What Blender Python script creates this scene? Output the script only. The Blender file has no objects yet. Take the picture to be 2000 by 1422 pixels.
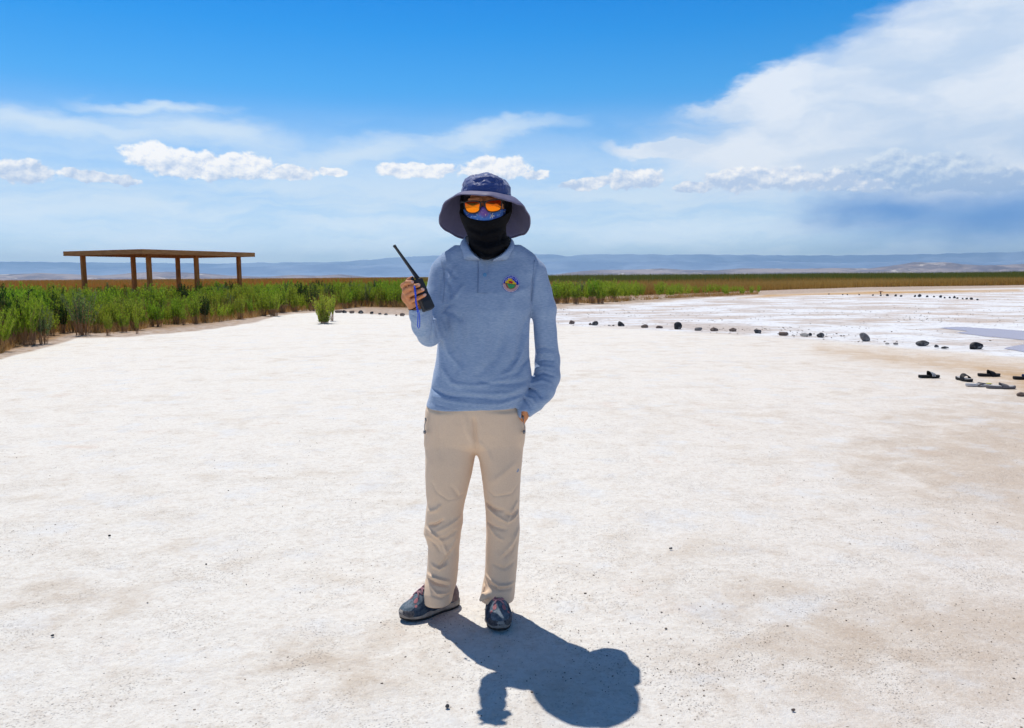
import bpy, bmesh, math, random
import numpy as np
from mathutils import Vector, Matrix, Quaternion
from mathutils.bvhtree import BVHTree
R = math.radians
random.seed(7); rng = np.random.default_rng(7)
scene = bpy.context.scene
COL = scene.collection

# ------------------------------------------------------------------ camera
CAMH = 1.38; FPX = 1556.0; CX, CY = 1000.0, 711.0
PITCH = R(6.29); ROLL = R(-0.4)
cam_d = bpy.data.cameras.new('camera'); cam = bpy.data.objects.new('camera', cam_d); COL.objects.link(cam)
cam_d.sensor_width = 36.0; cam_d.lens = FPX * 36 / 2000.0; cam_d.clip_start = 0.05; cam_d.clip_end = 60000
RM = (Matrix.Rotation(R(90) - PITCH, 3, 'X') @ Matrix.Rotation(ROLL, 3, 'Z'))
cam.matrix_world = Matrix.Translation((0, 0, CAMH)) @ RM.to_4x4()
scene.camera = cam
RMn = np.array(RM)

def ray(px, py):
    return RM @ Vector(((px - CX) / FPX, -(py - CY) / FPX, -1.0))
def P(px, py, Y):
    d = ray(px, py); return Vector((0, 0, CAMH)) + d * (Y / d.y)
def G(px, py, z=0.0):
    d = ray(px, py); return Vector((0, 0, CAMH)) + d * ((z - CAMH) / d.z)
def proj(pts):
    q = (np.asarray(pts, float) - np.array([0, 0, CAMH])) @ RMn
    w = np.where(-q[..., 2] > 1e-3, -q[..., 2], np.nan)
    return CX + FPX * q[..., 0] / w, CY - FPX * q[..., 1] / w
def azel(px, py):
    d = ray(px, py).normalized()
    return math.degrees(math.atan2(d.x, d.y)), math.degrees(math.asin(d.z))

# ------------------------------------------------------------------ sun, exposure
SUN_FROM = Vector((-0.212, 0.375, 1.0)).normalized()          # direction towards the sun
SUN_EL = math.asin(SUN_FROM.z); SUN_AZ = math.atan2(SUN_FROM.x, SUN_FROM.y)
sl = bpy.data.lights.new('sun', 'SUN'); sl.energy = 4.1; sl.angle = R(0.5); sl.color = (1.0, 0.95, 0.87)
sun = bpy.data.objects.new('sun', sl); COL.objects.link(sun)
sun.rotation_euler = (-SUN_FROM).to_track_quat('-Z', 'Y').to_euler(); sun.location = (0, 0, 30)
vs = scene.view_settings
vs.view_transform = 'Standard'; vs.look = 'None'; vs.gamma = 1; vs.exposure = 0.0; vs.use_curve_mapping = False
scene.render.resolution_x = 1024; scene.render.resolution_y = 728
cy = scene.cycles
try:
    cy.max_bounces = 6; cy.volume_bounces = 0; cy.transparent_max_bounces = 8
    cy.use_denoising = True; cy.caustics_reflective = False; cy.caustics_refractive = False
except Exception: pass

# ------------------------------------------------------------------ node helper
class NT:
    def __init__(s, tree): s.t = tree; s.n = tree.nodes; s.l = tree.links
    def put(s, sock, v):
        if v is None: return
        if isinstance(v, bpy.types.NodeSocket): s.l.new(v, sock)
        else:
            try: sock.default_value = v
            except Exception:
                sock.default_value = (v[0], v[1], v[2], 1.0)
    def new(s, typ, **kw):
        n = s.n.new(typ)
        for k, v in kw.items(): setattr(n, k, v)
        return n
    def m(s, op, a, b=None, c=None, clamp=False):
        n = s.new('ShaderNodeMath', operation=op); n.use_clamp = clamp
        s.put(n.inputs[0], a); s.put(n.inputs[1], b); s.put(n.inputs[2], c); return n.outputs[0]
    def v(s, op, a, b=None, scale=None):
        n = s.new('ShaderNodeVectorMath', operation=op)
        s.put(n.inputs[0], a); s.put(n.inputs[1], b)
        if scale is not None: s.put(n.inputs['Scale'], scale)
        return n.outputs['Value'] if op in ('LENGTH', 'DOT_PRODUCT', 'DISTANCE') else n.outputs[0]
    def mix(s, f, a, b, typ='MIX'):
        n = s.new('ShaderNodeMix', data_type='RGBA', blend_type=typ); n.clamp_factor = True
        s.put(n.inputs[0], f); s.put(n.inputs[6], a); s.put(n.inputs[7], b); return n.outputs[2]
    def noise(s, vec, scale=5, detail=4, rough=.55, dist=0.0, out=0):
        n = s.new('ShaderNodeTexNoise'); s.put(n.inputs['Vector'], vec)
        n.inputs['Scale'].default_value = scale; n.inputs['Detail'].default_value = detail
        n.inputs['Roughness'].default_value = rough; n.inputs['Distortion'].default_value = dist
        return n.outputs[out]
    def voro(s, vec, scale=5, feature='F1', out='Distance', rnd=1.0):
        n = s.new('ShaderNodeTexVoronoi', feature=feature); s.put(n.inputs['Vector'], vec)
        n.inputs['Scale'].default_value = scale; n.inputs['Randomness'].default_value = rnd
        return n.outputs[out]
    def ss(s, x, a, b, lo=0.0, hi=1.0):
        n = s.new('ShaderNodeMapRange', interpolation_type='SMOOTHSTEP')
        s.put(n.inputs[0], x); s.put(n.inputs[1], a); s.put(n.inputs[2], b); s.put(n.inputs[3], lo); s.put(n.inputs[4], hi)
        return n.outputs[0]
    def scl(s, vec, x, y, z):
        return s.v('MULTIPLY', vec, (x, y, z))

# ------------------------------------------------------------------ world: sky with clouds by direction
world = bpy.data.worlds.new('World'); scene.world = world; world.use_nodes = True
W = NT(world.node_tree); W.n.clear()
out = W.new('ShaderNodeOutputWorld'); bg = W.new('ShaderNodeBackground')
W.l.new(bg.outputs[0], out.inputs[0])
sky = W.new('ShaderNodeTexSky', sky_type='NISHITA'); sky.sun_disc = False
sky.sun_elevation = SUN_EL; sky.sun_rotation = SUN_AZ
sky.altitude = 2300; sky.air_density = 1.0; sky.dust_density = 0.6; sky.ozone_density = 2.0
tc = W.new('ShaderNodeTexCoord'); D = tc.outputs['Generated']
sep = W.new('ShaderNodeSeparateXYZ'); W.l.new(D, sep.inputs[0])
az = W.m('MULTIPLY', W.m('ARCTAN2', sep.outputs[0], sep.outputs[1]), 57.29578)
el = W.m('MULTIPLY', W.m('ARCSINE', sep.outputs[2]), 57.29578)
cmb = W.new('ShaderNodeCombineXYZ'); W.l.new(az, cmb.inputs[0]); W.l.new(el, cmb.inputs[1])
AE = cmb.outputs[0]
def blob(vec, px, py, rx, ry, rot=0.0):
    a, e = azel(px, py); k = 57.29578 / FPX
    d = W.v('SUBTRACT', vec, (a, e, 0))
    if rot:
        n = W.new('ShaderNodeVectorRotate', rotation_type='Z_AXIS'); W.l.new(d, n.inputs[0])
        n.inputs['Angle'].default_value = R(-rot); d = n.outputs[0]
    d = W.v('MULTIPLY', d, (1 / (rx * k), 1 / (ry * k), 0))
    return W.m('SUBTRACT', 1.0, W.v('LENGTH', d))
def blobs(vec, lst):
    r = None
    for b in lst:
        v_ = blob(vec, *b)
        r = v_ if r is None else W.m('SMOOTH_MAX', r, v_, 0.12)
    return r
# base blue, tuned per elevation (the clear dry air of a high desert)
tint = W.new('ShaderNodeValToRGB'); W.l.new(W.m('DIVIDE', el, 40.0), tint.inputs[0])
cr = tint.color_ramp; cr.interpolation = 'LINEAR'
SKYTINT = [(0.0, (0.85, 1.0, 1.25)), (0.25, (0.56, 1.12, 1.42)), (0.32, (0.32, 1.12, 1.5)), (0.41, (0.10, 1.0, 1.55)), (0.50, (0.0, 0.86, 1.55)), (0.68, (0.0, 0.80, 1.55)), (1.0, (0.10, 0.30, 0.44))]
cr.elements[0].position = 0.0; cr.elements[1].position = 1.0
for p_, c_ in SKYTINT[1:-1]: cr.elements.new(p_)
for e_ in cr.elements:
    c_ = min(SKYTINT, key=lambda a: abs(a[0] - e_.position))[1]; e_.color = (*c_, 1)
base = W.mix(1.0, sky.outputs[0], tint.outputs[0], 'MULTIPLY')
# soft veils
warp = W.v('SCALE', W.v('SUBTRACT', W.noise(W.scl(AE, .16, .35, 1), 1.0, 5, .6, out=1), (.5, .5, .5)), None, 5.0)
AEw = W.v('ADD', AE, W.v('MULTIPLY', warp, (1.6, .6, 0)))
veil = blobs(AEw, [(1990, 90, 380, 150, 12), (1760, 190, 400, 135, 20), (1700, 250, 380, 110, 0), (1500, 175, 170, 42, 14), (1620, 290, 330, 75, 0),
                   (1960, 260, 420, 120, 0), (1330, 292, 150, 18, -6), (1500, 318, 160, 40, 0)])
fib = W.noise(W.scl(AEw, .12, .5, 1), 1.0, 6, .62)
veil_m = W.ss(W.m('ADD', veil, W.m('MULTIPLY', W.m('SUBTRACT', fib, .5), .48)), -0.08, 0.44)
cir = blobs(AEw, [(120, 232, 330, 30, -4), (420, 262, 220, 46, -8), (700, 292, 260, 34, 6), (930, 262, 210, 24, 6), (300, 205, 160, 16, 0)])
fib2 = W.noise(W.v('ADD', W.scl(AEw, .10, .8, 1), (7, 3, 0)), 1.0, 6, .65)
cir_m = W.ss(W.m('ADD', cir, W.m('MULTIPLY', W.m('SUBTRACT', fib2, .5), .75)), -0.10, 0.95)
fib3 = W.noise(W.v('ADD', W.scl(AEw, .06, .38, 1), (1.7, 9, 0)), 1.0, 5, .6)
low = W.m('MULTIPLY', W.ss(el, 12.5, 4.5), W.ss(fib3, .30, .62, .45, 1.0))      # milky layer near the horizon
low = W.m('MULTIPLY', low, .9)
dark = W.ss(W.m('ADD', blobs(AEw, [(1930, 425, 360, 82, 0), (1740, 415, 220, 62, 0)]), W.m('MULTIPLY', W.m('SUBTRACT', fib3, .5), .4)), -0.12, 1.0)
# other half of the sky (behind and beside the camera): scattered thin cloud so reflections and light stay natural
wob = W.noise(W.v('MULTIPLY', D, (1.2, 1.2, 4.0)), 1.3, 5, .6)
away = W.m('MULTIPLY', W.ss(wob, .52, .70), W.ss(sep.outputs[1], .25, -.15))
# cumulus
nz1 = W.noise(W.scl(AE, 1, 1.25, 1), 0.75, 7, .60)
wp2 = W.v('SCALE', W.v('SUBTRACT', W.noise(AE, 1.1, 3, .5, out=1), (.5, .5, .5)), None, 0.9)
AEc = W.v('ADD', AE, W.v('MULTIPLY', wp2, (1, .7, 0)))
CUM = [(45, 334, 57, 21), (170, 343, 48, 11, -6), (243, 351, 28, 11, -10), (292, 303, 52, 25), (370, 322, 101, 28, -3), (475, 325, 69, 26),
       (570, 338, 57, 15), (648, 335, 28, 10), (815, 332, 90, 16), (970, 328, 72, 23), (1045, 342, 31, 12), (1150, 358, 64, 13, 8),
       (1240, 350, 61, 23), (1350, 366, 39, 11), (1455, 352, 81, 25), (1545, 346, 51, 26), (1625, 355, 69, 19), (1700, 364, 46, 11)]
CUM2 = [(1735, 335, 68, 38), (1840, 338, 95, 36), (1930, 354, 85, 24), (1660, 350, 80, 24)]
def cumulus(lst, ybase):
    c = blobs(AEc, lst)
    bump = W.m('SUBTRACT', nz1, .5)
    v_ = W.m('ADD', c, W.m('MULTIPLY', bump, 1.15))
    nz2 = W.noise(W.v('ADD', W.scl(AE, 1, 1.25, 1), (-.16, .34, 0)), 0.75, 7, .60)
    relief = W.m('SUBTRACT', nz1, nz2)
    _, eb = azel(1000, ybase)
    hgt = W.m('SUBTRACT', el, eb)
    sh = W.m('ADD', W.m('MULTIPLY', relief, 3.4), W.m('ADD', W.m('MULTIPLY', hgt, .42), .48))
    return W.ss(v_, .00, .24), W.m('MAXIMUM', W.m('MINIMUM', sh, 1.0), 0.0)
cm, csh = cumulus(CUM, 350); cm2, csh2 = cumulus(CUM2, 352)
KS = 10.0      # colours below are display-linear; Background strength is 1/KS
def k(r, g, b): return (r * KS, g * KS, b * KS, 1)
col = W.mix(low, base, W.mix(W.ss(el, 0.5, 6.0), k(1.10, 1.24, 1.34), k(.80, .92, 1.02)))
col = W.mix(W.m('MULTIPLY', cir_m, .80), col, k(.76, .88, .99))
vshade = W.ss(W.noise(W.v('ADD', W.scl(AEw, .09, .22, 1), (4, 4, 0)), 1.0, 4, .55), .34, .62)
vcol = W.mix(vshade, k(.60, .73, .91), k(.88, .93, 1.0))
col = W.mix(W.m('MULTIPLY', veil_m, .93), col, vcol)
col = W.mix(W.m('MULTIPLY', dark, .9), col, k(.11, .31, .72))
col = W.mix(W.m('MULTIPLY', cm2, .8), col, W.mix(csh2, k(.38, .54, .80), k(.80, .88, .97)))
col = W.mix(W.m('MULTIPLY', cm, .96), col, W.mix(csh, k(.56, .68, .88), k(1.10, 1.08, 1.06)))
col = W.mix(W.m('MULTIPLY', away, .35), col, k(.60, .70, .85))
W.l.new(col, bg.inputs[0]); bg.inputs[1].default_value = 1.0 / KS
world.cycles.sampling_method = 'MANUAL'; world.cycles.sample_map_resolution = 512

# ------------------------------------------------------------------ object helpers
def srgb(r, g, b):
    f = lambda c: (c / 255 / 12.92) if c / 255 <= .04045 else ((c / 255 + .055) / 1.055) ** 2.4
    return (f(r), f(g), f(b), 1)
def mat(name, color=None, rough=.8, metal=0.0, spec=.3):
    m_ = bpy.data.materials.new(name); m_.use_nodes = True
    t = NT(m_.node_tree); b = t.n['Principled BSDF']
    if color is not None: b.inputs['Base Color'].default_value = color
    b.inputs['Roughness'].default_value = rough; b.inputs['Metallic'].default_value = metal
    b.inputs['Specular IOR Level'].default_value = spec
    t.b = b; t.obj = None; m_t[name] = t
    return m_, t
m_t = {}
def coords(t, which='Object'):
    n = t.new('ShaderNodeTexCoord'); return n.outputs[which]
def bump(t, h, strength=.3, dist=.01, normal=None):
    n = t.new('ShaderNodeBump'); t.put(n.inputs['Height'], h); n.inputs['Strength'].default_value = strength
    n.inputs['Distance'].default_value = dist
    if normal is not None: t.put(n.inputs['Normal'], normal)
    t.put(t.b.inputs['Normal'], n.outputs[0]); return n.outputs[0]
def tag(o, label=None, cat=None, group=None, kind=None):
    if label: o['label'] = label
    if cat: o['category'] = cat
    if group: o['group'] = group
    if kind: o['kind'] = kind
    return o
def empty(name, loc=(0, 0, 0), rz=0.0):
    o = bpy.data.objects.new(name, None); COL.objects.link(o); o.location = loc; o.rotation_euler = (0, 0, rz)
    o.empty_display_size = .1
    return o
def link(name, me, mats, parent=None, smooth=False, world=True):
    o = bpy.data.objects.new(name, me); COL.objects.link(o)
    for m_ in (mats if isinstance(mats, (list, tuple)) else [mats]): me.materials.append(m_)
    if smooth: me.shade_smooth()
    if parent is not None:
        o.parent = parent
        if world:   # geometry given in world coordinates: bring it into the parent's frame
            Mi = Matrix.LocRotScale(parent.location, parent.rotation_euler, None)
            g = parent.parent
            while g is not None:
                Mi = Matrix.LocRotScale(g.location, g.rotation_euler, None) @ Mi; g = g.parent
            me.transform(Mi.inverted())
    return o
def pymesh(name, verts, faces, smooth=False):
    me = bpy.data.meshes.new(name); me.from_pydata([tuple(v) for v in verts], [], faces); me.update()
    return me
def npmesh(name, V, F):
    """V (n,3), F (m,k) arrays with constant k"""
    me = bpy.data.meshes.new(name); V = np.ascontiguousarray(V, np.float32); F = np.ascontiguousarray(F, np.int32)
    n, kk = F.shape
    me.vertices.add(len(V)); me.vertices.foreach_set('co', V.ravel())
    me.loops.add(n * kk); me.loops.foreach_set('vertex_index', F.ravel())
    me.polygons.add(n); me.polygons.foreach_set('loop_start', np.arange(0, n * kk, kk, dtype=np.int32))
    me.update(calc_edges=True); me.validate()
    return me
class MB:
    def __init__(s): s.v = []; s.f = []
    def add(s, vs_, fs):
        o = len(s.v); s.v += [Vector(v) for v in vs_]; s.f += [tuple(i + o for i in f) for f in fs]; return s
    def box(s, c, size, rot=None, bev=0.0):
        bm = bmesh.new(); bmesh.ops.create_cube(bm, size=1)
        bmesh.ops.scale(bm, vec=Vector(size), verts=bm.verts)
        if bev: bmesh.ops.bevel(bm, geom=bm.edges[:], offset=bev, segments=2, affect='EDGES')
        M = Matrix.Translation(Vector(c)) @ ((rot.to_4x4()) if rot is not None else Matrix.Identity(4))
        bmesh.ops.transform(bm, matrix=M, verts=bm.verts)
        bm.verts.index_update()
        s.add([v.co.copy() for v in bm.verts], [[v.index for v in f.verts] for f in bm.faces]); bm.free(); return s
    def tube(s, pts, r, n=8, closed=False):
        pts = [Vector(p) for p in pts]; N = len(pts); rs = r if isinstance(r, (list, tuple)) else [r] * N
        up = Vector((0.123, .3, 1)).normalized(); rings = []; prev = None
        for i, p in enumerate(pts):
            if closed: t = pts[(i + 1) % N] - pts[i - 1]
            else: t = pts[min(i + 1, N - 1)] - pts[max(i - 1, 0)]
            t.normalize()
            a = (prev - t * prev.dot(t)) if prev is not None else up.cross(t)
            if a.length < 1e-6: a = Vector((1, 0, 0)).cross(t)
            a.normalize(); prev = a; b = t.cross(a)
            rings.append([p + (a * math.cos(2 * math.pi * j / n) + b * math.sin(2 * math.pi * j / n)) * rs[i] for j in range(n)])
        fs = []; vv = [v for rg in rings for v in rg]
        M_ = N if closed else N - 1
        for i in range(M_):
            for j in range(n):
                a0 = i * n + j; a1 = i * n + (j + 1) % n; b0 = ((i + 1) % N) * n + j; b1 = ((i + 1) % N) * n + (j + 1) % n
                fs.append((a0, a1, b1, b0))
        if not closed: fs += [tuple(range(n - 1, -1, -1)), tuple((N - 1) * n + j for j in range(n))]
        return s.add(vv, fs)
    def build(s, name, m_, parent=None, smooth=False, world=True):
        return link(name, pymesh(name, s.v, s.f), m_, parent, smooth, world)
def fbm(p, f, seed=0, octaves=4, gain=.5):
    """cheap smooth noise in about [-1,1] from rotated sine products"""
    r = np.random.default_rng(seed); x, y, z = p[..., 0], p[..., 1], p[..., 2]
    out_ = 0; a = 1.0; tot = 0
    for o in range(octaves):
        acc = 0
        for _ in range(3):
            k1 = r.normal(size=3); k1 *= f / np.linalg.norm(k1); k2 = r.normal(size=3); k2 *= f * 1.3 / np.linalg.norm(k2)
            ph = r.uniform(0, 6.28, 2)
            acc = acc + np.sin(k1[0] * x + k1[1] * y + k1[2] * z + ph[0]) * np.sin(k2[0] * x + k2[1] * y + k2[2] * z + ph[1])
        out_ = out_ + a * acc / 1.5; tot += a; a *= gain; f *= 2.03
    return out_ / tot
# ------------------------------------------------------------------ ground
VEG = [(-3500, 1100), (-900, 790), (0, 702), (95, 676), (150, 660), (240, 660), (330, 652), (430, 640), (500, 628), (545, 616), (590, 612), (650, 606), (705, 612),
       (870, 618), (1100, 601), (1150, 598), (1300, 588), (1420, 580), (1520, 575), (1700, 568), (2000, 562), (2700, 556), (4500, 545), (4500, 480), (-3500, 480)]
FLAT = [(860, 617), (1100, 601), (1300, 588), (1520, 575), (1700, 568), (2000, 562), (2700, 556), (2700, 800), (2000, 698), (1910, 686), (1800, 680), (1690, 670),
        (1530, 658), (1320, 647), (1100, 636), (860, 622)]
TAN = [(1600, 682), (1700, 688), (1850, 700), (2000, 712), (2500, 770), (2500, 860), (2010, 772), (1960, 742), (1880, 722), (1750, 705)]
ORANGE = [(1440, 583), (1600, 576), (1700, 575), (1850, 571.5), (2000, 569), (1990, 566), (1700, 569), (1500, 576)]
def polymask(x, y, poly, soft, sy=1.0):
    """soft inside mask; soft in pixels, distances in y stretched by sy"""
    poly = [(a, b * sy) for a, b in poly]; yy = y * sy
    d2 = np.full(x.shape, 1e18); inside = np.zeros(x.shape, bool)
    for (x0, y0), (x1, y1) in zip(poly, poly[1:] + poly[:1]):
        ex, ey = x1 - x0, y1 - y0
        t = np.clip(((x - x0) * ex + (yy - y0) * ey) / (ex * ex + ey * ey + 1e-9), 0, 1)
        d2 = np.minimum(d2, (x - x0 - t * ex) ** 2 + (yy - y0 - t * ey) ** 2)
        c = ((y0 > yy) != (y1 > yy)) & (x < (x1 - x0) * (yy - y0) / (y1 - y0 + 1e-12) + x0)
        inside ^= c
    d = np.sqrt(d2) * np.where(inside, 1, -1)
    return np.clip(d / soft * .5 + .5, 0, 1)
front = np.arange(-46, 46.01, 0.22); rest = np.concatenate([np.arange(49, 180, 4.0), np.arange(-180, -47, 4.0)])
ang = np.radians(np.concatenate([front, rest])); na = len(ang)
rad = [0.25]
while rad[-1] < 30000: rad.append(rad[-1] * 1.017 + 0.004)
rad = np.array(rad); nr = len(rad)
Rr, Aa = np.meshgrid(rad, ang, indexing='ij')
gx = Rr * np.sin(Aa); gy = Rr * np.cos(Aa)
pp = np.stack([gx, gy, np.zeros_like(gx)], -1)
gz = fbm(pp, 2.2, 3, 3) * .004 * np.clip(Rr / 3, 0, 1) + fbm(pp, .35, 4, 2) * .018 * np.clip((Rr - 8) / 20, 0, 1)
gz = np.where(Rr > 400, 0, gz)
WATER = ([(1835, 641), (1870, 638.5), (1920, 641), (1990, 645.5), (2120, 654), (2120, 676), (2000, 665), (1950, 660.5), (1900, 655), (1868, 650), (1885, 647)],
         [(1958, 681), (1985, 675), (2030, 670), (2120, 676), (2120, 705), (2010, 690), (1975, 684)])
PX, PY = proj(pp)
ok = ~np.isnan(PX) & (gy > .5)
PXs = np.where(ok, PX, -5000); PYs = np.where(ok, PY, -5000)
jit = fbm(pp, .8, 11, 3) * 5 * np.clip(12 / Rr, .15, 1) + fbm(pp, 3.0, 12, 2) * 3 * np.clip(12 / Rr, .1, 1)
veg = polymask(PXs, PYs + jit, VEG, 5, 2.2)
veg = np.where(Rr > 500, 1, veg)
flat = polymask(PXs, PYs + jit, FLAT, 5, 2.0)
tan_ = polymask(PXs, PYs + jit, TAN, 26, 1.6)
wet = np.maximum(polymask(PXs, PYs + jit * .3, WATER[0], 16, 2.5), polymask(PXs, PYs + jit * .3, WATER[1], 16, 2.5))
tan_ = np.maximum(tan_, np.clip(wet * 1.6, 0, .8)); gz = gz * (1 - np.clip(wet * 4, 0, 1))
org = polymask(PXs, PYs + jit * .4, ORANGE, 4, 2.0)
def ell(cx, cy, rx, ry): return np.clip(1.25 - np.sqrt(((PXs - cx) / rx) ** 2 + ((PYs - cy) / ry) ** 2), 0, 1)
right = np.clip((PXs - 1000) / 1000, 0, 1.4) * .75
brown = np.clip(np.maximum.reduce([ell(2000, 890, 330, 110) * .95, ell(1720, 1260, 420, 120) * .75, ell(1450, 1180, 250, 60) * .5, ell(650, 1290, 260, 80) * .5,
        ell(140, 1180, 240, 50) * .35, ell(1960, 1330, 260, 60) * .5]), 0, 1)
inside_v = polymask(PXs, PYs + 9 + jit, VEG, 4, 2.2)     # edge litter strip = veg but not inside_v
V = np.stack([gx, gy, gz], -1).reshape(-1, 3); V = np.vstack([V, [[0, 0, 0]]])
i0 = (np.arange(nr - 1)[:, None] * na + np.arange(na)[None, :]); i1 = (np.arange(nr - 1)[:, None] * na + (np.arange(na)[None, :] + 1) % na)
F = np.stack([i0, i0 + na, i1 + na, i1], -1).reshape(-1, 4)
me = npmesh('ground', V, F)
bm_c = len(V) - 1
def addcol(me, name, arr):
    a = me.attributes.new(name, 'FLOAT_COLOR', 'POINT'); full = np.zeros((len(me.vertices), 4), np.float32)
    full[:len(arr)] = arr; a.data.foreach_set('color', full.ravel())
one = np.ones_like(veg)
veg2 = np.clip(polymask(PXs, PYs + jit + 12, VEG, 8, 1.6), 0, 1); veg2 = np.where(Rr > 500, 1, veg2)
addcol(me, 'zone', np.stack([np.clip(veg * .55 + veg2 * .45, 0, 1) * (veg > .02), flat, tan_, one], -1).reshape(-1, 4))
addcol(me, 'zone_b', np.stack([org, np.clip(right, 0, 1), brown, one], -1).reshape(-1, 4))
gm, t = mat('salt_crust_ground', rough=.95, spec=.12)
def attr(t, name):
    n = t.new('ShaderNodeAttribute'); n.attribute_name = name
    s_ = t.new('ShaderNodeSeparateColor'); t.l.new(n.outputs['Color'], s_.inputs[0]); return s_.outputs
Z = attr(t, 'zone'); Z2 = attr(t, 'zone_b'); O = coords(t)
n_big = t.noise(t.scl(O, .5, .8, 1), .9, 5, .6); n_mid = t.noise(O, 3.2, 6, .62, .4); n_fine = t.noise(O, 26, 6, .7); n_grit = t.noise(O, 140, 4, .75)
n_g0 = t.noise(O, 7, 6, .75)
WHITE = (.87, .835, .775, 1); BEIGE = (.66, .575, .475, 1); SAND = (.60, .46, .34, 1); PINK = (.66, .545, .49, 1); ORNG = (.55, .36, .22, 1)
f1 = t.m('ADD', t.m('MULTIPLY', t.m('SUBTRACT', n_big, .5), 1.5), t.m('MULTIPLY', t.m('SUBTRACT', n_mid, .5), 1.9))
bei = t.ss(t.m('ADD', f1, t.m('ADD', t.m('MULTIPLY', Z2[2], .75), t.m('MULTIPLY', Z2[1], .30))), -.06, .90)
c = t.mix(bei, WHITE, BEIGE)
c = t.mix(t.m('MULTIPLY', t.ss(t.noise(t.v('ADD', O, (5, 9, 0)), 1.7, 6, .65, .5), .60, .76), .55), c, (.70, .53, .42, 1))
c = t.mix(t.m('MULTIPLY', Z2[1], .38), c, PINK)
c = t.mix(t.m('MULTIPLY', Z2[2], t.ss(t.m('ADD', t.m('MULTIPLY', n_mid, .5), t.m('MULTIPLY', n_g0, .5)), .42, .62, .0, .62)), c, (.55, .44, .35, 1))
n_g1 = t.noise(O, 11, 5, .75); n_g2 = t.noise(O, 60, 4, .8)
c = t.mix(t.m('MULTIPLY', t.ss(n_g1, .50, .66), .34), c, (.60, .50, .41, 1))
c = t.mix(t.m('MULTIPLY', t.ss(n_g2, .54, .66), .40), c, (.50, .41, .33, 1))
c = t.mix(t.m('MULTIPLY', t.ss(n_g2, .46, .36), .30), c, (.90, .885, .86, 1))
# thin grey mineral bloom
c = t.mix(t.m('MULTIPLY', t.ss(t.noise(t.v('ADD', O, (2, 1, 0)), 2.3, 5, .6), .52, .70), .45), c, (.76, .79, .83, 1))
gr = t.ss(n_fine, .40, .70)
c = t.mix(t.m('MULTIPLY', gr, .22), c, (.45, .36, .29, 1))
# tan wet sand
c = t.mix(t.m('MULTIPLY', Z[2], t.ss(n_mid, .3, .6, .55, 1.0)), c, t.mix(n_big, (.60, .43, .27, 1), (.50, .33, .18, 1)))
# rough flats beyond the stones
fl_n = t.noise(t.scl(O, .30, .36, 1), 1.0, 8, .70); fl_f = t.noise(O, 4.2, 6, .75)
flc = t.mix(t.ss(fl_n, .42, .56), (.60, .53, .49, 1), (.80, .81, .84, 1))
flc = t.mix(t.m('MULTIPLY', t.ss(t.noise(t.v('ADD', t.scl(O, .16, .42, 1), (9, 2, 0)), 1, 5, .6), .56, .68), .7), flc, (.55, .40, .30, 1))
flc = t.mix(t.m('MULTIPLY', t.ss(fl_f, .53, .66), .65), flc, (.24, .22, .23, 1))
c = t.mix(Z[1], c, flc)
# soil and litter under the plants
so = t.mix(t.ss(fl_f, .35, .65), (.36, .26, .20, 1), (.60, .51, .44, 1))
so = t.mix(t.ss(Z[0], .55, 1.0), so, t.mix(t.ss(n_mid, .35, .65), (.16, .09, .05, 1), (.40, .26, .15, 1)))
so = t.mix(t.m('MULTIPLY', t.ss(n_mid, .52, .68), .8), so, (.42, .25, .11, 1))
c = t.mix(t.ss(Z[0], .05, .5), c, so)
c = t.mix(t.m('MULTIPLY', Z2[0], .85), c, (.52, .29, .08, 1))
# grit: dark grains and their little clusters
notveg = t.m('SUBTRACT', 1.0, Z[0])
v1 = t.voro(O, 34, out='Distance'); sp1 = t.m('MULTIPLY', t.ss(v1, .16, .07), t.ss(t.noise(O, 5, 5, .7), .46, .58))
v2 = t.voro(O, 13, out='Distance'); sp2 = t.m('MULTIPLY', t.ss(v2, .060, .03), t.ss(t.noise(t.v('ADD', O, (3, 3, 0)), 4, 2, .5), .48, .54))
v3 = t.voro(O, 90, out='Distance'); sp3 = t.m('MULTIPLY', t.ss(v3, .34, .18), t.ss(t.noise(t.v('ADD', O, (8, 1, 0)), 3.1, 6, .7), .45, .60))
spk = t.m('MAXIMUM', t.m('MULTIPLY', sp1, .75), t.m('MAXIMUM', sp2, t.m('MULTIPLY', sp3, .5)))
c = t.mix(t.m('MULTIPLY', spk, .65), c, (.17, .13, .11, 1))
t.put(t.b.inputs['Base Color'], c)
h = t.m('ADD', t.m('MULTIPLY', n_fine, .55), t.m('ADD', t.m('MULTIPLY', n_grit, .22), t.m('ADD', t.m('MULTIPLY', n_mid, 1.1), t.m('MULTIPLY', spk, .3))))
bump(t, h, .8, .026)
ground = link('ground', me, gm, smooth=True); ground['kind'] = 'structure'

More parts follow.
